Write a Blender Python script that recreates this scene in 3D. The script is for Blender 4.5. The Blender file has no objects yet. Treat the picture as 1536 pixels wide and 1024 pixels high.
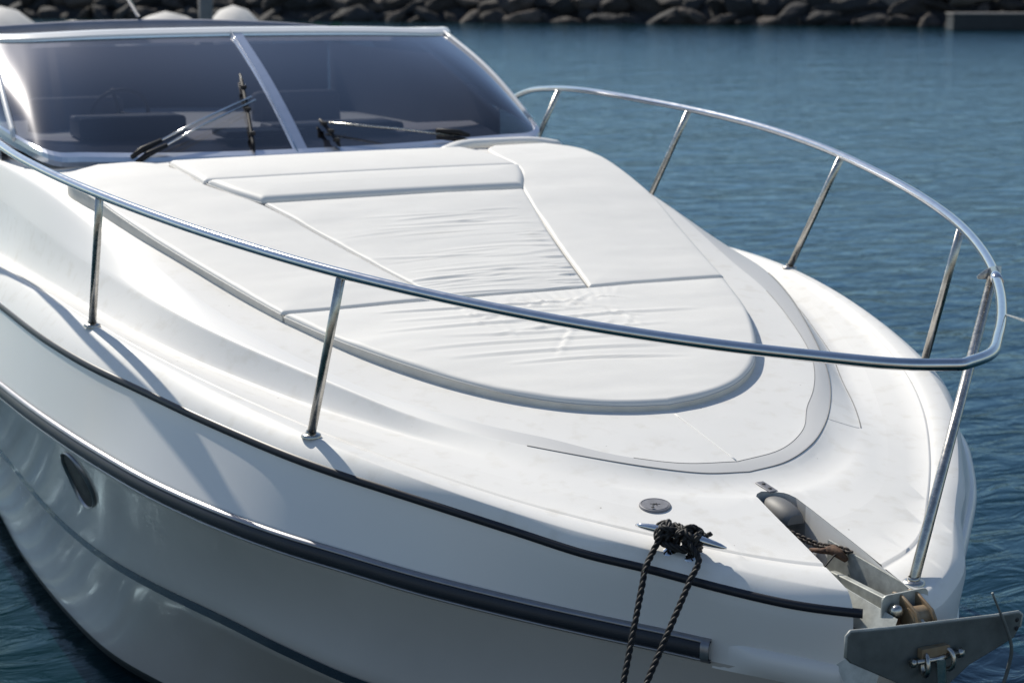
import bpy, bmesh, math, random
from mathutils import Vector, Matrix, noise
random.seed(7)
V = Vector
scene = bpy.context.scene
COL = bpy.context.collection
ZW = 1.46                       # deck datum above the water

# ------------------------------------------------------------------ materials
def mat(name, base=(0.8, 0.8, 0.8), rough=0.5, metal=0.0, coat=0.0, spec=0.5,
        var=0.0, vscale=3.0, bump=0.0, bscale=60.0, bdist=0.002, coords='Object', dark=None, rvar=0.0):
    m = bpy.data.materials.new(name); m.use_nodes = True
    nt = m.node_tree; N = nt.nodes; L = nt.links
    b = N['Principled BSDF']
    b.inputs['Base Color'].default_value = (*base, 1)
    b.inputs['Roughness'].default_value = rough
    b.inputs['Metallic'].default_value = metal
    b.inputs['Coat Weight'].default_value = coat
    b.inputs['Coat Roughness'].default_value = 0.08
    b.inputs['Specular IOR Level'].default_value = spec
    tc = N.new('ShaderNodeTexCoord')
    if var > 0:
        n = N.new('ShaderNodeTexNoise'); n.inputs['Scale'].default_value = vscale
        n.inputs['Detail'].default_value = 6; n.inputs['Roughness'].default_value = 0.6
        L.new(tc.outputs[coords], n.inputs['Vector'])
        r = N.new('ShaderNodeValToRGB'); r.color_ramp.elements[0].position = 0.3; r.color_ramp.elements[1].position = 0.7
        d = dark or tuple(c * (1 - var) for c in base)
        r.color_ramp.elements[0].color = (*d, 1); r.color_ramp.elements[1].color = (*base, 1)
        L.new(n.outputs['Fac'], r.inputs['Fac']); L.new(r.outputs['Color'], b.inputs['Base Color'])
        if rvar > 0:
            mr = N.new('ShaderNodeMapRange'); mr.inputs['To Min'].default_value = rough - rvar; mr.inputs['To Max'].default_value = rough + rvar
            L.new(n.outputs['Fac'], mr.inputs['Value']); L.new(mr.outputs['Result'], b.inputs['Roughness'])
    if bump > 0:
        n2 = N.new('ShaderNodeTexNoise'); n2.inputs['Scale'].default_value = bscale; n2.inputs['Detail'].default_value = 4
        L.new(tc.outputs[coords], n2.inputs['Vector'])
        bp = N.new('ShaderNodeBump'); bp.inputs['Strength'].default_value = bump; bp.inputs['Distance'].default_value = bdist
        L.new(n2.outputs['Fac'], bp.inputs['Height']); L.new(bp.outputs['Normal'], b.inputs['Normal'])
    return m

M = {}
M['gel'] = mat('white_gelcoat', (.81, .80, .77), .5, coat=.0, spec=.28, var=.045, vscale=1.7, rvar=.05)
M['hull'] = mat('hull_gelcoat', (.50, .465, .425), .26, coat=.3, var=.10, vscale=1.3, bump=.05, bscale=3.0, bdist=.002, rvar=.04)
M['side'] = mat('topside_gelcoat', (.76, .75, .73), .30, coat=.12, var=.04, vscale=1.3)
M['nonskid'] = mat('nonskid_deck', (.78, .77, .74), .55, var=.05, vscale=4, bump=.5, bscale=260, bdist=.0012)
M['lip'] = mat('deck_lip_shade_tint', (.66, .66, .65), .45)
def _lip_shade():  # shade painted into the lip colour: grey, fading to white on starboard
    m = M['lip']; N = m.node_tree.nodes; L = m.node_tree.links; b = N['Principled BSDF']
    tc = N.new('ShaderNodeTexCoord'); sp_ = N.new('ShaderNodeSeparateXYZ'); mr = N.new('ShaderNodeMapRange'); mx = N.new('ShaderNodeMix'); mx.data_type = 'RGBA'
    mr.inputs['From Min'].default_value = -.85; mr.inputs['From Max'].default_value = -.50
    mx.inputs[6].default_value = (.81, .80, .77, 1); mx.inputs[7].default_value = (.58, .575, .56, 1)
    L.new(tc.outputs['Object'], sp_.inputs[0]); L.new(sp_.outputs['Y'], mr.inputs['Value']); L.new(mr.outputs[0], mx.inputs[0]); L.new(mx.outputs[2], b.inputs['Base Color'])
_lip_shade()
M['vinyl'] = mat('white_vinyl', (.79, .775, .735), .58, var=.05, vscale=5, bump=.12, bscale=420, bdist=.0006)
M['vinyl_side'] = mat('cushion_side_vinyl', (.70, .67, .61), .6, var=.18, vscale=9, bump=.2, bscale=200, bdist=.001)
M['piping'] = mat('cushion_piping', (.60, .585, .55), .5)
M['steel'] = mat('polished_steel', (.72, .72, .73), .13, metal=1, var=.12, vscale=30, rvar=.05)
M['steel_rough'] = mat('worn_steel', (.60, .575, .53), .27, metal=1, var=.35, vscale=40, rvar=.1)
M['dull_steel'] = mat('dull_steel_moulding', (.34, .34, .36), .34, metal=.8, var=.2, vscale=20)
M['galv'] = mat('galvanised_steel', (.50, .52, .49), .55, metal=.15, var=.40, vscale=22, bump=.3, bscale=120, bdist=.001, rvar=.1)
M['galv_dark'] = mat('dark_galvanised_plate', (.17, .19, .19), .50, metal=.4, var=.35, vscale=14, bump=.3, bscale=90, bdist=.001, rvar=.1)
M['alu'] = mat('anodised_aluminium', (.58, .62, .70), .30, metal=.9, var=.08, vscale=20)
M['white_alu'] = mat('white_aluminium', (.80, .80, .80), .30)
M['rubber'] = mat('navy_rubber', (.022, .026, .036), .45, var=.3, vscale=6)
M['black'] = mat('black_rubber', (.012, .014, .022), .42)
M['navy'] = mat('navy_stripe_paint', (.02, .03, .042), .25, coat=.3, var=.4, vscale=3)
M['antifoul'] = mat('antifouling_paint', (.012, .02, .022), .6, var=.3, vscale=5)
M['blackplastic'] = mat('black_plastic', (.010, .010, .012), .6, spec=.3)
M['rope'] = mat('black_rope_fibre', (.005, .005, .006), .6, var=.4, vscale=60, bump=.8, bscale=500, bdist=.001)
M['rust'] = mat('rusty_iron', (.17, .085, .045), .8, var=.6, vscale=50, dark=(.05, .028, .018), bump=.6, bscale=160, bdist=.002)
M['tan'] = mat('stained_nylon', (.27, .22, .15), .5, var=.5, vscale=25, dark=(.22, .14, .07))
M['chain'] = mat('old_chain', (.10, .085, .075), .65, metal=.4, var=.6, vscale=60, dark=(.02, .016, .014))
M['joint'] = mat('open_joint_sealant', (.22, .215, .205), .8, var=.3, vscale=12)
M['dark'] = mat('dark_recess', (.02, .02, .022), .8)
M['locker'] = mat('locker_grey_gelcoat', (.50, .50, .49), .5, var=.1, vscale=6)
M['canvas'] = mat('blue_grey_canvas', (.27, .29, .36), .75, var=.2, vscale=6, bump=.3, bscale=40, bdist=.004)
M['dash'] = mat('dashboard_vinyl', (.52, .50, .52), .5, var=.1, vscale=5)
M['seatdark'] = mat('dark_seat_vinyl', (.085, .088, .105), .5)
M['cabin'] = mat('cockpit_lining', (.11, .115, .14), .7, var=.2, vscale=2)
M['cover'] = mat('boat_cover_canvas', (.62, .60, .57), .8, var=.12, vscale=1.5)
M['boatwhite'] = mat('moored_boat_gelcoat', (.78, .78, .78), .3)
M['pile'] = mat('grey_piling', (.22, .21, .20), .85, var=.3, vscale=3)
M['concrete'] = mat('quay_concrete', (.27, .255, .235), .85, var=.3, vscale=1.2, bump=.5, bscale=30, bdist=.01)
M['pier'] = mat('dark_pier_paint', (.03, .033, .036), .7, var=.3, vscale=2)
M['net'] = mat('green_net', (.04, .13, .085), .8, var=.3, vscale=4)
M['grass'] = mat('shore_grass', (.13, .16, .05), .9, var=.5, vscale=.6)
M['chip'] = mat('deck_plate_steel', (.24, .24, .26), .55, metal=.35, var=.3, vscale=50)

def grime(m, amt=.35):
    N = m.node_tree.nodes; L = m.node_tree.links; b = N['Principled BSDF']; src = b.inputs['Base Color'].links[0].from_socket
    tc = N.new('ShaderNodeTexCoord'); vo = N.new('ShaderNodeTexVoronoi'); vo.inputs['Scale'].default_value = 9
    cr = N.new('ShaderNodeValToRGB'); cr.color_ramp.elements[0].position = .018; cr.color_ramp.elements[1].position = .035
    cr.color_ramp.elements[0].color = (amt, amt * .9, amt * .8, 1); cr.color_ramp.elements[1].color = (1, 1, 1, 1)
    nz = N.new('ShaderNodeTexNoise'); nz.inputs['Scale'].default_value = 14; nz.inputs['Detail'].default_value = 8
    c2 = N.new('ShaderNodeValToRGB'); c2.color_ramp.elements[0].position = .30; c2.color_ramp.elements[1].position = .46
    c2.color_ramp.elements[0].color = (.93, .92, .90, 1); c2.color_ramp.elements[1].color = (1, 1, 1, 1)
    m1 = N.new('ShaderNodeMix'); m1.data_type = 'RGBA'; m1.blend_type = 'MULTIPLY'; m1.inputs[0].default_value = 1
    m2 = N.new('ShaderNodeMix'); m2.data_type = 'RGBA'; m2.blend_type = 'MULTIPLY'; m2.inputs[0].default_value = 1
    L.new(tc.outputs['Object'], vo.inputs['Vector']); L.new(tc.outputs['Object'], nz.inputs['Vector'])
    L.new(vo.outputs['Distance'], cr.inputs[0]); L.new(nz.outputs['Fac'], c2.inputs[0])
    L.new(src, m1.inputs[6]); L.new(cr.outputs[0], m1.inputs[7]); L.new(m1.outputs[2], m2.inputs[6]); L.new(c2.outputs[0], m2.inputs[7])
    L.new(m2.outputs[2], b.inputs['Base Color'])
grime(M['gel']); grime(M['nonskid'])
def rockmat(name, base, dark):
    m = mat(name, base, .85, var=.5, vscale=1.1, dark=dark, bump=.9, bscale=2.5, bdist=.25)
    return m
M['rock0'] = rockmat('basalt_rock', (.060, .050, .045), (.009, .008, .008))
M['rock1'] = rockmat('brown_basalt_rock', (.12, .095, .08), (.014, .012, .011))
M['rock2'] = rockmat('pale_rock', (.30, .27, .25), (.08, .07, .065))
M['rock3'] = rockmat('black_wet_rock', (.035, .034, .035), (.010, .010, .011))

def glass_mat():
    m = bpy.data.materials.new('tinted_windshield_glass'); m.use_nodes = True
    nt = m.node_tree; N = nt.nodes; L = nt.links; N.clear()
    out = N.new('ShaderNodeOutputMaterial'); mix = N.new('ShaderNodeMixShader')
    tr = N.new('ShaderNodeBsdfTransparent'); tr.inputs['Color'].default_value = (.17, .18, .21, 1)
    gl = N.new('ShaderNodeBsdfGlossy'); gl.inputs['Roughness'].default_value = .035; gl.inputs['Color'].default_value = (.92, .93, .96, 1)
    gl2 = N.new('ShaderNodeBsdfGlossy'); gl2.inputs['Roughness'].default_value = .22; gl2.inputs['Color'].default_value = (.7, .7, .75, 1)
    mg = N.new('ShaderNodeMixShader'); mg.inputs['Fac'].default_value = .32
    lw = N.new('ShaderNodeLayerWeight'); lw.inputs['Blend'].default_value = .5; fr = N.new('ShaderNodeMath'); fr.operation = 'POWER'; fr.inputs[1].default_value = 2.1
    L.new(lw.outputs['Facing'], fr.inputs[0])
    L.new(gl.outputs[0], mg.inputs[1]); L.new(gl2.outputs[0], mg.inputs[2])
    L.new(fr.outputs[0], mix.inputs['Fac']); L.new(tr.outputs[0], mix.inputs[1]); L.new(mg.outputs[0], mix.inputs[2])
    L.new(mix.outputs[0], out.inputs['Surface'])
    return m
M['glass'] = glass_mat()

def water_mat():
    m = bpy.data.materials.new('harbour_water'); m.use_nodes = True
    nt = m.node_tree; N = nt.nodes; L = nt.links; b = N['Principled BSDF']
    b.inputs['Roughness'].default_value = .5; b.inputs['Specular IOR Level'].default_value = 0
    out = N['Material Output']; gs = N.new('ShaderNodeBsdfGlossy'); gs.inputs['Roughness'].default_value = .09; gs.inputs['Color'].default_value = (.62, .83, 1, 1)
    fn = N.new('ShaderNodeFresnel'); fn.inputs['IOR'].default_value = 1.33; mx = N.new('ShaderNodeMixShader')
    L.new(fn.outputs[0], mx.inputs['Fac']); L.new(b.outputs[0], mx.inputs[1]); L.new(gs.outputs[0], mx.inputs[2]); L.new(mx.outputs[0], out.inputs['Surface'])
    tc = N.new('ShaderNodeTexCoord'); mp = N.new('ShaderNodeMapping')
    mp.inputs['Rotation'].default_value = (0, 0, math.radians(25)); mp.inputs['Scale'].default_value = (1.0, .55, 1)
    L.new(tc.outputs['Object'], mp.inputs['Vector'])
    n1 = N.new('ShaderNodeTexNoise'); n1.inputs['Scale'].default_value = 3.6; n1.inputs['Detail'].default_value = 5; n1.inputs['Distortion'].default_value = .7
    n2 = N.new('ShaderNodeTexNoise'); n2.inputs['Scale'].default_value = .45; n2.inputs['Detail'].default_value = 3; n2.inputs['Distortion'].default_value = .4
    n3 = N.new('ShaderNodeTexNoise'); n3.inputs['Scale'].default_value = .035; n3.inputs['Detail'].default_value = 3
    for n in (n1, n2): L.new(mp.outputs[0], n.inputs['Vector'])
    L.new(tc.outputs['Object'], n3.inputs['Vector'])
    a = N.new('ShaderNodeMath'); a.operation = 'MULTIPLY_ADD'; a.inputs[1].default_value = 2.2
    L.new(n2.outputs['Fac'], a.inputs[0]); L.new(n1.outputs['Fac'], a.inputs[2])
    bp = N.new('ShaderNodeBump'); bp.inputs['Strength'].default_value = 1; bp.inputs['Distance'].default_value = .042
    L.new(a.outputs[0], bp.inputs['Height']); L.new(bp.outputs[0], b.inputs['Normal']); L.new(bp.outputs[0], gs.inputs['Normal']); L.new(bp.outputs[0], fn.inputs['Normal'])
    r = N.new('ShaderNodeValToRGB'); r.color_ramp.elements[0].position = .35; r.color_ramp.elements[1].position = .65
    r.color_ramp.elements[0].color = (.0015, .014, .015, 1); r.color_ramp.elements[1].color = (.002, .020, .028, 1)
    L.new(n3.outputs['Fac'], r.inputs['Fac']); L.new(r.outputs[0], b.inputs['Base Color'])
    return m
M['water'] = water_mat()

# ------------------------------------------------------------------ object helpers
def tag(o, label=None, cat=None, group=None, kind=None):
    if label: o['label'] = label
    if cat: o['category'] = cat
    if group: o['group'] = group
    if kind: o['kind'] = kind
    return o

def empty(name, loc=(0, 0, 0), rz=0):
    o = bpy.data.objects.new(name, None); COL.objects.link(o); o.location = loc; o.rotation_euler = (0, 0, rz)
    return o

class MB:
    def __init__(s): s.v = []; s.f = []; s.m = []; s.sm = []
    def add(s, vs, fs, mi=0, smooth=True):
        o = len(s.v); s.v += [tuple(p) for p in vs]
        for f in fs: s.f.append(tuple(i + o for i in f)); s.m.append(mi); s.sm.append(smooth)
        return s
    def box(s, c, d, rot=None, mi=0):
        vs = []
        for x in (-.5, .5):
            for y in (-.5, .5):
                for z in (-.5, .5):
                    p = V((x * d[0], y * d[1], z * d[2]))
                    if rot is not None: p = rot @ p
                    vs.append(p + V(c))
        return s.add(vs, [(0, 1, 3, 2), (4, 6, 7, 5), (0, 4, 5, 1), (2, 3, 7, 6), (0, 2, 6, 4), (1, 5, 7, 3)], mi, False)
    def tube(s, pts, r, n=14, mi=0, caps=True, up=V((0, 0, 1)), flat=1.0):
        pts = [V(p) for p in pts]; rr = r if isinstance(r, (list, tuple)) else [r] * len(pts)
        vs = []; prev = None
        for i, p in enumerate(pts):
            t = (pts[min(i + 1, len(pts) - 1)] - pts[max(i - 1, 0)]).normalized()
            if prev is None:
                u = up if abs(t.dot(up)) < .95 else V((1, 0, 0))
                a = (u - t * u.dot(t)).normalized()
            else:
                a = (prev - t * prev.dot(t)).normalized()
            prev = a; b = t.cross(a)
            for k in range(n):
                g = 2 * math.pi * k / n
                vs.append(p + a * math.cos(g) * rr[i] * flat + b * math.sin(g) * rr[i])
        fs = []
        for i in range(len(pts) - 1):
            for k in range(n):
                fs.append((i * n + k, i * n + (k + 1) % n, (i + 1) * n + (k + 1) % n, (i + 1) * n + k))
        s.add(vs, fs, mi)
        if caps:
            o = len(s.v) - len(vs)
            s.f.append(tuple(o + k for k in reversed(range(n)))); s.m.append(mi); s.sm.append(False)
            s.f.append(tuple(o + (len(pts) - 1) * n + k for k in range(n))); s.m.append(mi); s.sm.append(False)
        return s
    def lathe(s, c, prof, n=28, axis=V((0, 0, 1)), mi=0):
        axis = V(axis).normalized(); a = axis.orthogonal().normalized(); b = axis.cross(a); vs = []
        for (r, h) in prof:
            for k in range(n):
                g = 2 * math.pi * k / n; vs.append(V(c) + axis * h + (a * math.cos(g) + b * math.sin(g)) * r)
        fs = [(i * n + k, i * n + (k + 1) % n, (i + 1) * n + (k + 1) % n, (i + 1) * n + k) for i in range(len(prof) - 1) for k in range(n)]
        return s.add(vs, fs, mi)
    def loft(s, rings, mi=0, closed=False, smooth=True, flip=False):
        n = len(rings[0]); vs = [p for r in rings for p in r]; fs = []
        for i in range(len(rings) - 1):
            for k in range(n if closed else n - 1):
                f = (i * n + k, i * n + (k + 1) % n, (i + 1) * n + (k + 1) % n, (i + 1) * n + k)
                fs.append(tuple(reversed(f)) if flip else f)
        return s.add(vs, fs, mi, smooth)
    def build(s, name, mats, parent=None, bevel=0, loc=None, merge=0, shade_auto=None):
        me = bpy.data.meshes.new(name)
        me.from_pydata(s.v, [], s.f)
        if not isinstance(mats, (list, tuple)): mats = [mats]
        for m in mats: me.materials.append(m)
        me.polygons.foreach_set('material_index', s.m); me.polygons.foreach_set('use_smooth', s.sm)
        bm = bmesh.new(); bm.from_mesh(me)
        if merge: bmesh.ops.remove_doubles(bm, verts=bm.verts, dist=merge)
        bmesh.ops.recalc_face_normals(bm, faces=bm.faces)
        bm.to_mesh(me); bm.free()
        me.update()
        o = bpy.data.objects.new(name, me); COL.objects.link(o)
        if parent is not None: o.parent = parent
        if loc is not None: o.location = loc
        if bevel:
            md = o.modifiers.new('bevel', 'BEVEL'); md.width = bevel; md.segments = 3; md.limit_method = 'ANGLE'; md.angle_limit = math.radians(35)
            md.harden_normals = False
            for p in me.polygons: p.use_smooth = True
            try: me.set_sharp_from_angle(angle=math.radians(60))
            except Exception: pass
        return o

def crom(P, n=200, warp=1.0):
    """smooth curve through points, resampled evenly by arc length (Catmull-Rom)"""
    P = [V(p) for p in P]; Q = [P[0] * 2 - P[1]] + P + [P[-1] * 2 - P[-2]]
    out = []
    for i in range(1, len(Q) - 2):
        p0, p1, p2, p3 = Q[i - 1], Q[i], Q[i + 1], Q[i + 2]
        t01 = max((p1 - p0).length, 1e-6) ** .5; t12 = max((p2 - p1).length, 1e-6) ** .5; t23 = max((p3 - p2).length, 1e-6) ** .5
        m1 = (p2 - p1 + t12 * ((p1 - p0) / t01 - (p2 - p0) / (t01 + t12)))
        m2 = (p2 - p1 + t12 * ((p3 - p2) / t23 - (p3 - p1) / (t12 + t23)))
        for k in range(24):
            t = k / 24; a = 2 * (p1 - p2) + m1 + m2; b = -3 * (p1 - p2) - 2 * m1 - m2
            out.append(a * t ** 3 + b * t * t + m1 * t + p1)
    out.append(P[-1].copy())
    d = [0.0]
    for i in range(1, len(out)): d.append(d[-1] + (out[i] - out[i - 1]).length)
    res = []; j = 0
    for k in range(n):
        s = d[-1] * (k / (n - 1)) ** warp
        while j < len(d) - 2 and d[j + 1] < s: j += 1
        t = (s - d[j]) / max(d[j + 1] - d[j], 1e-9); res.append(out[j].lerp(out[j + 1], min(max(t, 0), 1)))
    return res

def smooth_curve(P, it=3):
    P = [p.copy() for p in P]
    for _ in range(it):
        Q = [P[0]] + [P[i] * .5 + (P[i - 1] + P[i + 1]) * .25 for i in range(1, len(P) - 1)] + [P[-1]]
        Q[0] = V((P[0].x * .5 + P[1].x * .5, 0, P[0].z)) if abs(P[0].y) < 1e-6 else P[0]
        P = Q
    return P

def interp(x, xs, ys):
    if x <= xs[0]: return ys[0]
    for i in range(len(xs) - 1):
        if x <= xs[i + 1]:
            t = (x - xs[i]) / (xs[i + 1] - xs[i]); return ys[i] + (ys[i + 1] - ys[i]) * t
    return ys[-1]

# ------------------------------------------------------------------ yacht lines (bow at +x, port +y; one half, tip first)
G_ = [(1.668,0,-.233),(1.526,.21,-.224),(1.218,.477,-.195),(.866,.78,-.143),(.507,1.046,-.074),(.062,1.274,-.004),(-.483,1.469,.061),(-1.054,1.615,.116),(-1.639,1.707,.151),(-2.253,1.749,.159),(-3,1.765,.14),(-4.5,1.79,.08),(-6.5,1.80,0),(-9.5,1.76,-.08)]
O_ = [(.736,0,-.095),(.711,.159,-.087),(.622,.325,-.068),(.457,.502,-.048),(.241,.678,-.029),(.031,.822,-.007),(-.147,.924,.021),(-.336,1.015,.055),(-.581,1.126,.096),(-.89,1.255,.144),(-1.25,1.37,.193),(-1.75,1.465,.240),(-2.35,1.548,.288),(-3.1,1.59,.335),(-4.2,1.60,.365),(-5,1.60,.37),(-6.5,1.60,.36),(-9.5,1.56,.3)]
T_ = [(.66,0,-.078),(.62,.198,-.070),(.485,.387,-.050),(.30,.53,-.024),(.137,.672,-.003),(-.123,.851,.030),(-.383,.98,.066),(-.968,1.18,.164),(-1.4,1.265,.232),(-2.1,1.385,.365),(-2.8,1.475,.463),(-3.4,1.51,.512),(-4.2,1.53,.53),(-6.5,1.54,.53),(-9.5,1.5,.48)]
B_ = [(.93,0,-.127),(.90,.17,-.124),(.80,.37,-.112),(.64,.53,-.098),(.485,.645,-.085),(.205,.815,-.068),(-.085,.965,-.044),(-.40,1.135,-.013),(-.70,1.265,.019),(-1.04,1.40,.057),(-1.58,1.55,.105),(-2.15,1.62,.138),(-3,1.655,.135),(-4.1,1.67,.105),(-6.5,1.68,.01),(-9.5,1.64,-.07)]
S_ = [(1.70,0,-.279),(1.665,.075,-.278),(1.607,.159,-.275),(1.479,.313,-.266),(1.311,.450,-.250),(1.103,.605,-.225),(.96,.74,-.203),(.772,.88,-.168),(.579,1.025,-.132),(.373,1.174,-.096),(.20,1.28,-.074),(.005,1.381,-.051),(-.47,1.557,-.006),(-.90,1.675,.024),(-1.289,1.765,.041),(-1.832,1.83,.052),(-2.938,1.85,.034),(-4.5,1.87,-.02),(-6.5,1.88,-.10),(-9.5,1.83,-.18)]
R_ = [(1.72,0,-.468),(1.64,.15,-.463),(1.466,.29,-.455),(1.281,.44,-.446),(1.167,.53,-.438),(1.004,.681,-.422),(.789,.887,-.395),(.534,1.125,-.356),(.291,1.306,-.324),(.114,1.425,-.306),(-.175,1.57,-.284),(-.567,1.703,-.264),(-.985,1.794,-.249),(-1.6,1.88,-.240),(-2.478,1.926,-.263),(-4,1.96,-.31),(-6.5,1.96,-.38),(-9.5,1.9,-.45)]
L_ = [(1.50,0,-.86),(1.30,.30,-.86),(1.05,.60,-.85),(.75,.90,-.84),(.336,1.227,-.80),(.0,1.40,-.765),(-.40,1.518,-.760),(-.95,1.625,-.795),(-1.45,1.685,-.835),(-2.2,1.71,-.90),(-2.7,1.72,-.92),(-3.7,1.72,-.94),(-5,1.72,-.97),(-6.5,1.72,-1.0),(-9.5,1.68,-1.05)]
W_ = [(1.10,0,-1.38),(.9,.22,-1.38),(.4,.58,-1.38),(-.2,.95,-1.38),(-.8,1.28,-1.38),(-1.46,1.52,-1.38),(-1.84,1.62,-1.38),(-2.46,1.685,-1.38),(-3.4,1.715,-1.38),(-4.3,1.69,-1.38),(-6.5,1.67,-1.38),(-9.5,1.62,-1.38)]
K_ = [(.5,0,-1.9),(.2,.15,-1.9),(-1,.6,-1.9),(-3,.9,-1.9),(-6.5,.9,-1.9),(-9.5,.9,-1.9)]
RAIL_ = [(1.797,0,.486),(1.73,.153,.488),(1.56,.327,.494),(1.326,.539,.505),(1.024,.781,.526),(.644,1.04,.56),(.192,1.284,.602),(-.324,1.487,.649),(-.887,1.65,.697),(-1.487,1.779,.745),(-2.126,1.854,.788),(-2.804,1.866,.823),(-3.489,1.87,.843),(-4.146,1.919,.844),(-4.755,2.009,.817),(-5.306,2.08,.759),(-5.825,2.10,.60),(-6.2,2.0,.35),(-6.35,1.80,.02)]
WB_ = [(-3.825,0,.56),(-3.879,.385,.557),(-3.94,.747,.558),(-3.965,1.061,.568),(-3.93,1.302,.582),(-3.88,1.43,.590),(-3.93,1.50,.612),(-4.2,1.585,.665),(-4.6,1.64,.72),(-5.4,1.66,.80),(-7,1.68,.80)]
WT_ = [(-5.056,0,1.191),(-5.07,.469,1.188),(-5.10,.883,1.181),(-5.155,1.14,1.171),(-5.22,1.34,1.163),(-5.32,1.49,1.161),(-5.48,1.60,1.16),(-5.75,1.66,1.15),(-6.1,1.65,1.14),(-6.6,1.66,1.12),(-7.6,1.66,1.10)]
NS = 260
def half(c, n=NS, sm=2, warp=1.42): return smooth_curve(crom(c, n, warp), sm)
def full(h): return [V((p.x, -p.y, p.z)) for p in reversed(h)] + h[1:]      # starboard aft -> tip -> port aft
G, O, T, B, S, R, L, W, K = [half(c) for c in (G_, O_, T_, B_, S_, R_, L_, W_, K_)]
def lerpc(a, b, t, dz=0): return [p.lerp(q, t) + V((0, 0, dz)) for p, q in zip(a, b)]
def zof(C, x):
    for i in range(len(C) - 1):
        if C[i].x >= x >= C[i + 1].x:
            t = (C[i].x - x) / max(C[i].x - C[i + 1].x, 1e-6); return C[i].z + (C[i + 1].z - C[i].z) * t
    return C[0].z if x > C[0].x else C[-1].z
def yof(C, x):
    for i in range(len(C) - 1):
        if C[i].x >= x >= C[i + 1].x:
            t = (C[i].x - x) / max(C[i].x - C[i + 1].x, 1e-6); return C[i].y + (C[i + 1].y - C[i].y) * t
    return 0 if x > C[0].x else C[-1].y
def outward(C):
    out = []
    for i, p in enumerate(C):
        a = C[max(i - 1, 0)]; b = C[min(i + 1, len(C) - 1)]
        if i == 0: out.append(V((1, 0, 0))); continue
        t = (b - a); t.z = 0; t.normalize(); out.append(V((-t.y, t.x, 0)) * -1 if (V((-t.y, t.x, 0)).dot(V((0.3, 1, 0))) < 0) else V((-t.y, t.x, 0)))
    return out
ZX = [-.8, -.66, -.485, -.25, .5, 1.09, 1.75, 2.43, 3.0, 3.75]; ZZ = [-.103, -.080, -.049, -.009, .10, .178, .30, .438, .525, .565]
_zc = crom([(a, b, 0) for a, b in zip(ZX, ZZ)], 120)
def zdeck(x):
    return interp(-x, [p.x for p in _zc], [p.y for p in _zc])

yacht = empty('motor_yacht', (0, 0, ZW))
tag(yacht, 'white motor yacht with sun pad foredeck and steel bow rail, moored bow first', 'motor yacht')

# ---- deck mesh
def slot_poly():
    return [(.865, -.035), (.880, -.062), (.910, -.086), (1.20, -.128), (1.95, -.246), (1.95, -.035), (1.376, .014), (1.045, .038), (.955, .040), (.905, .026), (.878, .0)]
def cut_slot(o, zmin=-.62):
    """open the anchor slot in a shell: slice along the outline, drop what lies inside"""
    P = slot_poly(); me = o.data; bm = bmesh.new(); bm.from_mesh(me)
    n = len(P)
    area = sum(P[i][0] * P[(i + 1) % n][1] - P[(i + 1) % n][0] * P[i][1] for i in range(n))
    sg = 1 if area > 0 else -1
    for i in range(n):
        a = V((*P[i], 0)); b = V((*P[(i + 1) % n], 0)); d = (b - a).normalized(); nr = V((-d.y, d.x, 0)) * sg
        fs = [f for f in bm.faces if f.calc_center_median().x > .6 and abs(f.calc_center_median().y) < .5 and f.calc_center_median().z > zmin]
        geom = list({e for f in fs for e in f.edges}) + list({v for f in fs for v in f.verts}) + fs
        bmesh.ops.bisect_plane(bm, geom=geom, dist=1e-5, plane_co=a, plane_no=nr)
    def inside(c):
        for i in range(n):
            a = V((*P[i], 0)); b = V((*P[(i + 1) % n], 0)); d = (b - a)
            if (d.x * (c.y - a.y) - d.y * (c.x - a.x)) * sg < 0: return False
        return True
    dl = [f for f in bm.faces if f.calc_center_median().z > zmin and inside(f.calc_center_median())]
    bmesh.ops.delete(bm, geom=dl, context='FACES')
    bm.to_mesh(me); bm.free()
    return o

deck = MB()
spine = [V((p.x, 0, zdeck(p.x) + .002)) for p in T]
spine[0] = T[0].copy()
rings = []
for k in range(9):
    t = k / 8; r = []
    for a, b in zip(spine, T):
        p = a.lerp(b, t); q_ = t ** 1.3; p.z = a.z * (1 - q_) + b.z * q_; r.append(p)
    rings.append(full(r))
deck.loft(rings, 1)                                              # non-skid top
def prof(a, b, ts, fz, mi, bulge=0):
    rs = []
    for t in ts:
        rs.append(full([V((p.x + (q.x - p.x) * t, p.y + (q.y - p.y) * t, p.z + (q.z - p.z) * fz(t))) for p, q in zip(a, b)]))
    deck.loft(rs, mi)
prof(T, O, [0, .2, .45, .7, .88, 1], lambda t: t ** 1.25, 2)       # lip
def wallf(t, x):
    w_ = max(0, min(1, (x - .34) / .32)); w_ = w_ * w_ * (3 - 2 * w_)
    return (1 - (1 - t) ** 2.4) * w_ + (1 - (1 - t) ** 1.25) * (1 - w_)
deck.loft([full([V((p.x + (q.x - p.x) * t, p.y + (q.y - p.y) * t, p.z + (q.z - p.z) * wallf(t, p.x))) for p, q in zip(O, B)]) for t in (0, .08, .2, .35, .5, .7, .85, 1)], 0)   # side of the coach roof
# side deck with a slightly raised non-skid panel
def lerpn(a, b, t, dz): return [p.lerp(q, t) + V((0, 0, dz)) for p, q in zip(a, b)]
deck.loft([full(B), full(lerpn(B, G, .14, -.001)), full(lerpn(B, G, .3, 0))], 0)
deck.loft([full(lerpn(B, G, .3, 0)), full(lerpn(B, G, .5, .002)), full(lerpn(B, G, .72, .002))], 1)
deck.loft([full(lerpn(B, G, .72, .002)), full(lerpn(B, G, .728, .0035)), full(lerpn(B, G, .74, -.0025)), full(lerpn(B, G, .755, -.0025)), full(lerpn(B, G, .765, .001)), full(lerpn(B, G, .85, .001)), full(G)], 0)
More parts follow.
